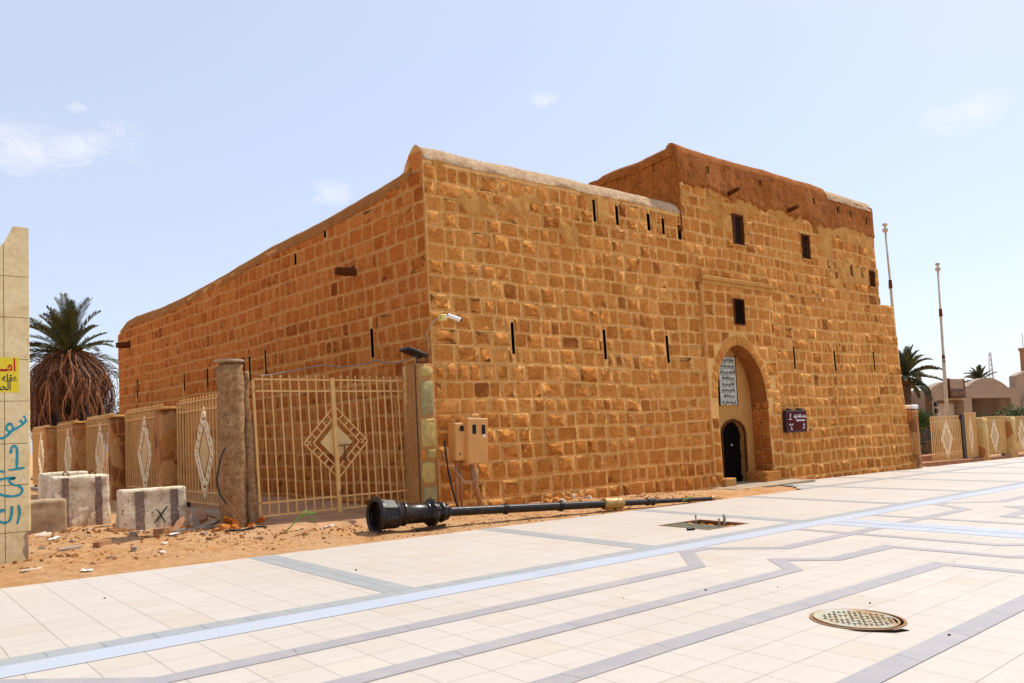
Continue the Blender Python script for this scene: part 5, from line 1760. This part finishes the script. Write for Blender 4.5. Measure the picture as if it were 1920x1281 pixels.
for k in range(22):
    mb = MB(); x = random.uniform(4.2, 5.2); y = random.uniform(13.75, 14.3) if k % 2 else random.uniform(14.5, 15.3)
    if k % 2 == 0: x = random.uniform(3.9, 4.5)
    r = random.uniform(.05, .13)
    rubble_stone(mb, (x, y, sand_h(x, y)+r*.3), r, seed=500+k, col=random.uniform(.2, .9))
    tag(mb.build('rubble_stone', M_stone_shaded), 'rough orange brown rubble stone heaped round the foot of the broken gate pillar', 'stone', 'rubble stones at the broken pillar')
mb = MB()
random.seed(6)
def cl_(k):
    if k % 3 == 0:
        cx_, cy2, r_ = random.choice(((5.6, 12.6, .9), (2.6, 15.2, 1.0), (3.9, 14.0, .8), (3.0, 15.3, .8), (4.5, 13.6, .7), (1.7, 12.9, .6), (12.4, 13.4, .8), (14.6, 12.9, 1.0), (2.4, 16.6, .8)))
        return random.gauss(cx_, r_*.5), random.gauss(cy2, r_*.45)
    x = random.uniform(.6, 16); return x, (random.uniform(11.6, 16.5) if x < 6 else random.uniform(11.3, 13.7))
for k in range(2600):
    x, y = cl_(k)
    u, v = x*CY+y*SY, -x*SY+y*CY
    if v < 10.85: continue
    r = random.uniform(.006, .020)*(1.9 if random.random() < .10 else 1)*(1.5 if k % 3 == 0 else 1)
    rubble_stone(mb, (x, y, sand_h(x, y)+r*.3), r, seed=1000+k) if k % 5 == 0 else mb.add([(x-r, y-r*.6, sand_h(x, y)), (x+r, y-r*.8, sand_h(x, y)), (x+r*.7, y+r, sand_h(x, y)), (x-r, y+r*.8, sand_h(x, y)), (x, y, sand_h(x, y)+r)], [(0, 1, 4), (1, 2, 4), (2, 3, 4), (3, 0, 4)], (random.random(), 0, 0))
mb.build('gravel', make_mud('sand_clods', (.26, .085, .022), (.52, .23, .08), (.38, .14, .04), 2), kind='stuff')
# clods by the wall of the fort near the lamp collar
random.seed(15)
for k in range(9):
    x = random.uniform(10.9, 12.6); y = 13.35+random.uniform(-.2, .25); r = random.uniform(.05, .11)
    mb = MB(); rubble_stone(mb, (x, y, sand_h(x, y)+r*.4), r, seed=700+k, col=.9)
    tag(mb.build('rubble_stone', MM['w'] if k < 3 else M_stone), 'loose stone in the small pile against the fort wall behind the lamp post', 'stone', 'stones piled against the fort wall')
# litter
M_lit = simple('crumpled_white_plastic', (.78, .74, .68), .5, 0, 20, .1, .3)
def litter(x, y, r, label, seed, mat=M_lit):
    random.seed(seed); mb = MB(); n = 7; V = []; F = []
    for i in range(n):
        for j in range(n):
            px, py = x+(i/(n-1)-.5)*2*r*1.5, y+(j/(n-1)-.5)*2*r
            V.append((px+.1*r*nz3(i, j, seed), py, sand_h(px, py)+.015+abs(.6*r*nz3(i*.9, j*.9, seed+.5))))
    for i in range(n-1):
        for j in range(n-1):
            if (i, j) in ((0, 0), (n-2, 0), (0, n-2), (n-2, n-2)): continue
            a = i*n+j; F.append((a, a+n, a+n+1, a+1))
    mb.add(V, F); return tag(mb.build('litter', mat, smooth=True), label, 'litter', 'litter on the sand')
litter(5.75, 12.62, .09, 'crumpled white plastic lying just left of the lamp post base', 1)
litter(3.62, 13.9, .06, 'small white wrapper in front of the rubble heap', 2)
litter(1.9, 11.5, .05, 'white scrap at the edge of the paving near the tiled wall', 3)
litter(2.0, 15.1, .06, 'white scrap beside the foot of the tiled wall', 4)
litter(3.42, 15.3, .05, 'upright white scrap at the foot of the barrier marked X', 5)
litter(5.35, 12.75, .05, 'yellowish round scrap on the sand mound before the gate', 6, simple('yellowish_scrap', (.65, .50, .22), .7))
mb = MB(); pts = [(4.35+.09*k+.02*sin(k*3), 13.55+.05*sin(k*2.1), sand_h(4.35+.09*k, 13.55)+.025) for k in range(9)]
mb.tube(pts, .017, 6); tag(mb.build('black_rope', M_black), 'short tangle of black rope on the sand left of the gate', 'rope')
M_green = simple('fresh_green_stem', (.12, .30, .02), .5, 0, 5, .2)
o = empty('weed', (5.5, 12.8, sand_h(5.5, 12.8)), 'two bent bright green stems growing from the sand in front of the gate', 'plant')
for pts in ([(5.10, 12.86, .05), (5.25, 12.86, .18), (5.42, 12.86, .33), (5.52, 12.86, .42)], [(5.52, 12.86, .42), (5.60, 12.86, .32), (5.68, 12.84, .12)], [(5.42, 12.88, .30), (5.6, 12.9, .36), (5.75, 12.9, .33)]):
    mb = MB(); mb.tube(pts, [.012]+[.011]*(len(pts)-2)+[.006], 5); part(mb, 'stem', M_green, o, smooth=True)
mb = MB(); mb.tube([(13.9, 11.52, -.10), (14.1, 11.48, -.04), (14.35, 11.47, .02)], [.01, .014, .004], 5)
tag(mb.build('green_blade', M_green), 'single green blade of grass over the thin end of the lamp post', 'plant')
random.seed(19)
for i, (u, v) in enumerate([(2.1, 9.1), (6.1, 1.62), (7.1, 3.32), (7.2, 4.3), (6.6, 4.75), (9.9, 3.6), (6.4, 2.4), (7.0, 1.9), (5.75, 5.1), (4.8, 8.6)]):
    mb = MB(); p = pl(u, v, .008); rubble_stone(mb, p, random.uniform(.006, .013), seed=800+i); tag(mb.build('pebble', M_hole), 'tiny dark pebble lying on the pale paving', 'pebble', 'pebbles on the paving')

# ------------------------------------------------------------------ right side: pier, posts, fence, flagpoles
o = empty('wall_pier', (30.7, 13.9, 0), 'low clad stone pier against the right end of the fort', 'pier')
mb = MB(); rough_box(mb, 30.4, 13.8, -.6, 30.95, 14.4, 1.85, .015, .15, 66); part(mb, 'cladding', M_clad2, o, smooth=True)
o = empty('lamp_bollard', (31.9, 14, -.5), 'slim black post with a small white lamp head at the right end of the fort', 'post')
mb = MB(); mb.bar((31.22, 14.05, -.6), (31.12, 14.05, 1.90), .24, .16); part(mb, 'post', M_black, o)
mb = MB(); mb.box(30.6, 13.85, 1.88, 31.1, 14.25, 2.05, bev=.04); part(mb, 'lamp_head', M_cam, o)
RY = 15.5
def rpanel(x, z, W_, H2, label, rz=0., src=None, first_=[None]):
    if first_[0] is None:
        r = empty('barred_fence', (0, 0, 0)); panel_parts(r, 2.9, 2.12, None, .17, M_gate2, M_bright, (.52, .86), bw=.035, tips=False); first_[0] = r
        mb = MB()
        for xx in (.5, 2.4): mb.box(xx-.07, -.05, -.12, xx+.07, .05, -.0)
        mb.build('foot_block', M_black, r)
    else: r = copy_tree(first_[0])
    r.location = (x, RY, z); r.scale = (W_/2.9, 1, H2/2.12); r.rotation_euler.z = rz
    return tag(r, label, 'fence', 'barred fence panels right of the fort')
rpanel(35.85, -.48, 3.05, 2.12, 'first fence panel right of the fort, the lowest set, beside the black post', 0)
rpanel(39.35, -.46, 1.35, 2.22, 'narrow fence panel just right of the black post')
rpanel(41.45, -.46, 2.75, 1.98, 'fence panel between two yellow stone pillars, right of the narrow panel')
rpanel(45.0, -.52, 2.85, 1.98, 'fence panel cut by the right edge of the photo')
rpanel(48.6, -.58, 2.85, 1.98, 'last fence panel, outside the right edge of the photo')
for i, (x, w_, lb) in enumerate(((40.72, .68, 'yellow stone fence pillar right of the narrow panel'), (44.25, .68, 'yellow stone fence pillar nearest the right edge of the photo'), (47.9, .68, 'yellow stone fence pillar past the edge of the photo'))):
    o = empty('fence_pillar', (x, RY, -.6), lb, 'pillar', 'yellow stone pillars right of the fort')
    mb = MB(); rough_box(mb, x, RY-.25, -.9, x+w_, RY+.3, 1.40, .015, .2, 200+i); part(mb, 'stonework', M_clad3, o, smooth=True)
mb = MB(); mb.bar((39.0, RY-.03, -.6), (38.95, RY-.03, 1.62), .16, .12); mb.bar((39.2, RY-.03, -.6), (39.15, RY-.03, 1.62), .10, .10)
tag(mb.build('steel_post', M_black), 'black peeling double post between the first and the narrow panel right of the fort', 'post')
mb = MB()
for k in range(22): mb.box(33.3+k*.8, RY-.22, -1.0, 33.3+k*.8+.79, RY+.25, -.50+gz(33.3+k*.8, RY)+.55, bev=.02)
tag(mb.build('fence_plinth', MM['b']), 'low brown stone plinth under the fence right of the fort', 'plinth')
for i, (x0_, y0_, x1_, y1_, z_, lb) in enumerate(((32.2, 17.5, 46, 17.9, -.05, 'nearer low brown garden wall seen through the gap right of the fort'), (33.0, 22, 56, 22.4, .30, 'farther low brown garden wall seen through the gap right of the fort'))):
    mb = MB(); mb.box(x0_, y0_, -1.2, x1_, y1_, z_-.3, bev=.03); tag(mb.build('garden_wall', MM['b']), lb, 'wall')
M_pole = simple('weathered_pole_paint', (.50, .40, .27), .6, .1, 4, .25)
def flagpole(xb, yb, xt, H_, label, r0=.13):
    o = empty('flagpole', (xb, yb, gz(xb, yb)), label, 'flagpole', 'bare flagpoles right of the fort')
    dx = xt-xb; z0 = gz(xb, yb)-.1
    pts = [(xb+dx*t, yb, z0+(H_-z0)*t) for t in (0, .25, .5, .501, .75, .751, .985)]
    mb = MB(); mb.tube(pts, [r0, r0*.9, r0*.8, r0*.66, r0*.6, r0*.5, r0*.45], 12); part(mb, 'pole', M_pole, o, smooth=True)
    for t in (.5, .75):
        mb = MB(); p = Vector((xb+dx*t, yb, z0+(H_-z0)*t)); mb.lathe([(-.25, r0*.85), (.25, r0*.72)], p, (0, 0, 1), 12); part(mb, 'joint_sleeve', M_wood, o)
    p = Vector((xt, yb, H_))
    mb = MB(); mb.lathe([(-.30, .06), (-.25, .16), (-.08, .16), (-.05, .06), (.08, .05)], p, (0, 0, 1), 12); part(mb, 'truck', M_pole, o, smooth=True, angle=40)
    mb = MB(); mb.lathe([(.05, .02), (.10, .12), (.17, .155), (.24, .12), (.29, .02)], p, (0, 0, 1), 12); part(mb, 'ball', M_pole, o, smooth=True)
flagpole(47.35, 22, 46.62, 13.05, 'taller flagpole leaning close to the right edge of the fort')
flagpole(53.3, 22, 53.5, 11.35, 'upright flagpole standing free behind the right fence')

# ------------------------------------------------------------------ buildings at the right
M_bld = NT('tan_block_facade')
def mk_b():
    t = M_bld
    br = t.n('ShaderNodeTexBrick'); br.inputs['Scale'].default_value = 1
    br.inputs['Brick Width'].default_value = 1.2; br.inputs['Row Height'].default_value = .6; br.inputs['Mortar Size'].default_value = .02
    br.inputs['Color1'].default_value = (.33, .25, .18, 1); br.inputs['Color2'].default_value = (.30, .225, .16, 1); br.inputs['Mortar'].default_value = (.20, .145, .10, 1)
    mp_ = t.n('ShaderNodeMapping'); mp_.inputs['Rotation'].default_value = (radians(90), 0, 0)
    t.l(t.c, mp_.inputs[0]); t.l(mp_.outputs[0], br.inputs['Vector'])
    c = t.mix(t.ramp(t.noise(.3, 5, .6), [(.4, 0.), (.7, .4)]), br.outputs[0], (.38, .29, .21))
    return t.out(c, .9, 0, None, .2)
BLD = mk_b()
BY = 40
bl = empty('civic_building', (105, BY, -2), 'long tan building with arched roof line and wide openings behind the right fence', 'building')
def arc_wall(mb, pts_top, z0, y0_, y1_, holes=()):
    """wall with profiled top between y0_ and y1_ and rectangular openings reaching z0"""
    xs = sorted({p[0] for p in pts_top} | {h[0] for h in holes} | {h[1] for h in holes})
    tab = pts_top
    def T(x): return lerp_tab(tab, x)
    for a, b in zip(xs, xs[1:]):
        xm = (a+b)/2; lo = z0
        for h in holes:
            if h[0] < xm < h[1]: lo = h[2]
        V = [(a, y0_, lo), (b, y0_, lo), (b, y0_, T(b)), (a, y0_, T(a)), (a, y1_, T(a)), (b, y1_, T(b)), (a, y1_, lo), (b, y1_, lo)]
        mb.add(V, [(0, 1, 2, 3), (3, 2, 5, 4), (0, 6, 7, 1)])
    for h in holes:
        for x in (h[0], h[1]): mb.quad((x, y0_, z0), (x, y1_, z0), (x, y1_, h[2]), (x, y0_, h[2]))
def arc(x0_, x1_, zb, zt, n=14):
    return [(x0_+(x1_-x0_)*i/n, zb+(zt-zb)*(1-((2*i/n-1)**2))) for i in range(n+1)]
prof = [(93.2, 4.7)]+arc(93.9, 101.6, 4.95, 5.55)+[(101.7, 4.75), (103.2, 4.75)]+arc(103.3, 116.0, 5.0, 6.15)+[(116.1, 4.95), (119.0, 4.95), (119.1, 6.5), (121.2, 6.95), (123.5, 7.3), (127, 7.5), (133, 7.2)]
holes = [(94.4, 101.8, 3.35), (104.2, 116.9, 3.55)]
# arched portal at the far right, as steps of a half circle
acx, ar_ = 125.2, 5.0
for i in range(16):
    a, b = acx-ar_+2*ar_*i/16, acx-ar_+2*ar_*(i+1)/16
    holes.append((a+.001, b-.001, 1.0+sqrt(max(0, ar_**2-((a+b)/2-acx)**2))*.92))
mb = MB(); arc_wall(mb, prof, -3, BY, BY+.8, holes); part(mb, 'wall', BLD, bl)
mb = MB(); mb.box(93.2, BY+.8, -3, 93.6, BY+20, 4.6); mb.box(93.2, BY+6, -3, 133, BY+6.3, 4.6); mb.quad((93.2, BY+.8, 4.6), (133, BY+.8, 4.6), (133, BY+20, 4.6), (93.2, BY+20, 4.6)); part(mb, 'rear_wall', BLD, bl)
mb = MB()
for k in range(14): mb.box(96.3+k*.37, BY+1.0, -3, 96.3+k*.37+.35, BY+1.08, 3.0, bev=.01)
part(mb, 'shutter', simple('grey_beige_shutter', (.45, .38, .28), .7, 0, 2, .3), bl)
mb = MB()
for rr, w_ in ((ar_+.05, .5),):
    pts = [(acx+rr*cos(pi-pi*i/20), BY-.12, 1.0+rr*.92*sin(pi-pi*i/20)) for i in range(21)]
    mb.tube(pts, .28, 4, cap=True)
part(mb, 'arch_trim', BLD, bl)
mb = MB(); mb.box(96.9, BY-.5, 3.75, 101.0, BY-.02, 5.85, bev=.04); part(mb, 'sign_box', BLD, bl)
mb = MB(); mb.box(97.05, BY-.56, 3.75, 100.9, BY-.51, 4.65); sb = part(mb, 'lower_sign', simple('dark_brown_sign', (.05, .02, .012), .6, 0, 3, .3), bl)
text_mesh('lettering', shape('قصر تبوك'), .75, simple('dull_gold_lettering', (.30, .14, .05), .6), (99.0, BY-.58, 4.22), (1, 0, 0), (0, 0, 1), bl, 'CENTER', .01, 1.1, .01)
mb = MB()
for x in (96.9, 101.0): mb.box(x-.1, BY-.56, 3.6, x+.1, BY-.03, 5.9)
mb.box(96.8, BY-.57, 3.6, 101.1, BY-.03, 3.75)
part(mb, 'sign_frame', M_wood, bl)
for z in (2.1, 2.9):
    mb = MB(); mb.lathe([(0, .28), (.25, .28), (.25, .15)], (93.9, BY-.02, z), (0, -1, 0), 12); part(mb, 'wall_lamp', M_black, bl)
mb = MB(); mb.box(84, BY+2, -3, 93.1, BY+2.5, 4.15, bev=.02); mb.box(84, BY+2.6, -3, 93, BY+10, 3.9); part(mb, 'side_wing', BLD, bl)
tw = empty('brick_tower', (124, BY+6, -2), 'narrow red brown tower rising behind the tan building at the right edge', 'tower')
mb = MB(); mb.box(126.9, BY+1.4, -2, 129.5, BY+1.9, 10.4, bev=.05); part(mb, 'shaft', MM['b'], tw)
mb = MB(); mb.box(126.7, BY+1.3, 10.4, 129.7, BY+2.0, 10.8, bev=.05); mb.bar((127.6, BY+1.6, 10.8), (127.6, BY+1.6, 13.0), .06); part(mb, 'cap', MM['b'], tw)
# lattice radio mast
mast = empty('radio_mast', (215, 80, -3), 'thin lattice radio mast far beyond the tan building', 'mast')
mb = MB(); mx_, my_ = 222.0, 80.0
for k in range(3):
    a = 2*pi*k/3; mb.tube([(mx_+1.3*cos(a), my_+1.3*sin(a), -3), (mx_+.25*cos(a), my_+.25*sin(a), 17.4)], .09, 4)
for j in range(16):
    z = -2+j*1.2; z2 = z+1.2
    for k in range(3):
        a, b = 2*pi*k/3, 2*pi*(k+1)/3; r1 = 1.3-1.05*(z+3)/20.4; r2 = 1.3-1.05*(z2+3)/20.4
        mb.tube([(mx_+r1*cos(a), my_+r1*sin(a), z), (mx_+r2*cos(b), my_+r2*sin(b), z2)], .05, 4)
part(mb, 'lattice', simple('faded_mast_paint', (.45, .45, .50), .6), mast)

# ------------------------------------------------------------------ vegetation
def mk_leaf(name, a, b, tr=.25):
    t = NT(name)
    r = t.attr(0)
    c = t.ramp(r, [(0, a), (1, b)])
    t.out(c, .6, 0, None, .3)
    t.b.inputs['Transmission Weight'].default_value = 0
    return t.m
M_frond = mk_leaf('date_palm_leaflets', (.022, .034, .010), (.12, .125, .045))
M_dead = mk_leaf('dead_palm_fronds', (.05, .015, .005), (.46, .19, .07))
M_trunk = simple('palm_trunk_bark', (.11, .06, .03), .95, 0, 7, .5, .9)
M_leafg = mk_leaf('broad_green_leaves', (.012, .03, .006), (.09, .16, .025))
def frond(mb, base, az, el, L, droop, nleaf=34, lw=.05, ll=.5, seed=0, fold=.6):
    random.seed(seed)
    d = Vector((cos(az)*cos(el), sin(az)*cos(el), sin(el)))
    p = Vector(base); pts = [p.copy()]
    n = 12
    for i in range(n):
        p = p+d*L/n
        d = (d+Vector((0, 0, -droop*(.35+1.3*i/n)/n))).normalized()
        pts.append(p.copy())
    col = random.random()
    mb.tube(pts, [max(.007, .035*(1-i/n)) for i in range(n+1)], 4, (min(1, col+.3), 0, 0))
    for i in range(nleaf):
        t = .14+.86*i/nleaf
        k = t*n; j = min(n-1, int(k)); q = pts[j].lerp(pts[j+1], k-j)
        ax = (pts[j+1]-pts[j]).normalized()
        side = ax.cross(Vector((0, 0, 1)))
        if side.length < .1: side = Vector((1, 0, 0))
        side.normalize(); up = side.cross(ax)
        l = ll*(.45+.9*sin(pi*min(1, t*.95+.05))**.7)*random.uniform(.8, 1.1)
        for s_ in (-1, 1):
            dd_ = (ax*.75+side*s_*.75+up*fold*random.uniform(.4, 1.1)).normalized()
            e = q+dd_*l+Vector((0, 0, -.12*l))
            m_ = q+dd_*l*.5
            wv = (ax.cross(dd_)).normalized().cross(dd_).normalized()*lw/2
            c_ = min(1, max(0, col*.6+random.uniform(-.2, .4)))
            mb.add([tuple(q-wv*.5), tuple(m_-wv), tuple(e), tuple(m_+wv), tuple(q+wv*.5)], [(0, 1, 2, 3, 4)], (c_, 0, 0))
def palm(x, y, zc, zb, L, nf, label, rt=.25, skirt=0, seed=1, lean=0., lw=.05, elr=(-.35, 1.35), ragged=False):
    o = empty('date_palm', (x, y, zb), label, 'palm tree')
    mb = MB(); n = 22
    pts = [(x+lean*(i/n-1), y, zb-.3+(zc-zb+.3)*i/n) for i in range(n+1)]
    mb.tube(pts, [rt*(1.12 if i % 2 else .95)*(1.15-.2*i/n) for i in range(n+1)], 10); part(mb, 'trunk', M_trunk, o)
    mb = MB()
    random.seed(seed)
    sets = []
    for k in range(nf):
        f = (k+.5)/nf
        el = elr[0]+(elr[1]-elr[0])*f**.75+random.uniform(-.1, .1)
        az_ = k*2.39996+random.uniform(-.3, .3)
        if ragged and cos(az_-5.6) > .55 and random.random() < .5: continue
        if ragged and el < .45 and cos(az_+1.75) > .1: continue
        sets.append((az_, el+random.uniform(-.15, .15), L*random.uniform(*((.62, 1.12) if ragged else (.75, 1.08)))*(1-.15*max(0, el-.9)), random.uniform(.5, 1.5)))
    for k, (az, el, l, dr) in enumerate(sets): frond(mb, (x, y, zc+.15*el), az, el, l, dr, 40, lw, l*.155, seed*1000+k)
    part(mb, 'crown', M_frond, o)
    if skirt:
        mb = MB(); random.seed(seed+5)
        R0 = skirt
        for k in range(420):
            az = random.uniform(0, 2*pi); R = R0*random.uniform(.55, 1.12)*(1.25 if random.random() < .08 else 1); Lh = random.uniform(.35, 1.0); tw = random.uniform(-.7, .7); wob = random.uniform(0, 9)
            top = Vector((x, y, zc-.1+random.uniform(-.3, .35)))
            H2 = (zc-zb)*.93*Lh
            pts = []
            for i in range(11):
                t = i/10
                rr = R*(sin(min(1, t*1.55+.03)*pi/2))**1.05*(1-.75*max(0, t-.5)**1.6)
                az2 = az+tw*t*t+.10*sin(t*9+wob)
                pts.append(Vector((x+rr*cos(az2), y+rr*sin(az2), top.z+.30*sin(min(1, t*3)*pi)-H2*max(0, t-.08)**1.15)))
            col = random.random()**1.3
            mb.tube(pts, [.032*(1-.55*i/10) for i in range(11)], 4, (col, 0, 0), cap=False)
            for q in range(44):
                t = random.uniform(.2, 1); j = min(9, int(t*10)); p = pts[j].lerp(pts[j+1], t*10-j)
                e = p+Vector((random.gauss(0, .11), random.gauss(0, .11), -random.uniform(.3, .75)))
                w_ = Vector((-sin(az), cos(az), 0))*.018
                mb.add([tuple(p-w_), tuple(p+w_), tuple(e)], [(0, 1, 2)], (col*random.uniform(.3, .9), 0, 0))
        part(mb, 'dead_frond_skirt', M_dead, o)
        mb = MB(); hh2 = zc-zb
        mb.lathe([(.0, skirt*.5), (hh2*.15, skirt*.68), (hh2*.4, skirt*.82), (hh2*.62, skirt*.74), (hh2*.8, skirt*.46), (hh2*.95, .2)], (x, y, zb), (0, 0, 1), 26, fn=lambda t, a: 1+.16*sin(a*7+t)+.08*sin(a*17+2*t))
        part(mb, 'dead_leaf_mass', simple('matted_dead_leaves', (.014, .006, .003), .95, 0, 6, .6, 1.), o)
    return o
def leaf_tree(name, x, y, z0, H_, R, label, cat, seed, nl=5000, ls=.16, trunk=True, mat=None, gap=.0):
    o = empty(name, (x, y, z0), label, cat)
    random.seed(seed)
    blobs = []
    for k in range(16):
        a = random.uniform(0, 2*pi); r = R*random.uniform(.1, .8); zz_ = z0+H_*random.uniform(.35 if trunk else .1, .95)
        blobs.append((Vector((x+r*cos(a), y+r*sin(a), zz_)), R*random.uniform(.22, .42)))
    if trunk:
        mb = MB(); mb.tube([(x, y, z0-.3), (x+.1, y, z0+H_*.3), (x-.05, y, z0+H_*.6)], [.18, .13, .06], 7)
        for b, r in blobs[:9]: mb.tube([(x+.05, y, z0+H_*.28), ((x+b.x)/2, (y+b.y)/2, (z0+H_*.3+b.z)/2+.1), tuple(b)], [.08, .05, .015], 5)
        part(mb, 'trunk', M_trunk, o)
    mb = MB()
    for k in range(nl):
        b, r = random.choice(blobs)
        d = Vector((random.gauss(0, 1), random.gauss(0, 1), random.gauss(0, .8))).normalized()
        p = b+d*r*random.uniform(.35, 1.15)**.8
        a1 = Vector((random.gauss(0, 1), random.gauss(0, 1), random.gauss(0, 1))).normalized(); a2 = a1.cross(Vector((random.gauss(0, 1), random.gauss(0, 1), random.gauss(0, 1)))).normalized()
        s_ = ls*random.uniform(.6, 1.2)
        mb.add([tuple(p-a1*s_*.5), tuple(p+a2*s_*.22), tuple(p+a1*s_*.5), tuple(p-a2*s_*.22)], [(0, 1, 2, 3)], (random.random(), 0, 0))
    part(mb, 'crown', mat or M_leafg, o)
    return o
PYL = 52.
palm(7.85, PYL, 7.15, .4, 3.45, 96, 'shaggy date palm with a barrel shaped skirt of dead brown fronds left of the fort', .34, 2.2, 3, lw=.06, elr=(-.45, 1.5), ragged=True)
leaf_tree('tree', 4.6, 57, .5, 5.2, 2.2, 'dark green feathery tree between the shaggy palm and the tiled wall', 'tree', 5, 6500, .24)
leaf_tree('tree', 12.3, 60, .5, 6.4, 2.3, 'loose grey green tree showing between the shaggy palm and the fort', 'tree', 8, 2600, .22, mat=mk_leaf('grey_green_leaves', (.04, .055, .02), (.14, .17, .08)))
palm(66.6, 30.5, 4.9, -1.2, 2.8, 46, 'dark date palm between the fort and the flagpole at the right', .36, 0, 7, lean=.9, lw=.09, elr=(-.75, 1.35))
palm(136.5, 51, 6.6, -2, 2.9, 30, 'top of a pale palm rising behind the roof of the tan building', .3, 0, 12, lw=.12, elr=(.1, 1.3))
leaf_tree('shrub', 43.6, 19.2, -.9, 2.7, .9, 'dark green shrub in the gap right of the fort', 'shrub', 21, 2600, .14, False)
for i, (x, y, h_, lb) in enumerate(((50.8, 19.6, 2.3, 'low dark green shrub behind the fence panel between the yellow pillars'), (55.0, 20, 2.6, 'green shrub behind the fence nearest the right edge of the photo'), (60.5, 20.6, 2.9, 'bright green rounded shrub farthest right behind the fence'))):
    leaf_tree('shrub', x, y, -.9, h_, 1.3, lb, 'shrub', 31+i, 3600, .15, False)
# dark railing in the gap
mb = MB()
for k in range(16): mb.bar((41.4+k*.14, 18.4, -.8), (41.4+k*.14, 18.4, .85), .03)
mb.bar((41.4, 18.4, .8), (43.6, 18.4, .8), .03); tag(mb.build('railing', M_black), 'short dark railing in front of the shrub in the gap right of the fort', 'railing')
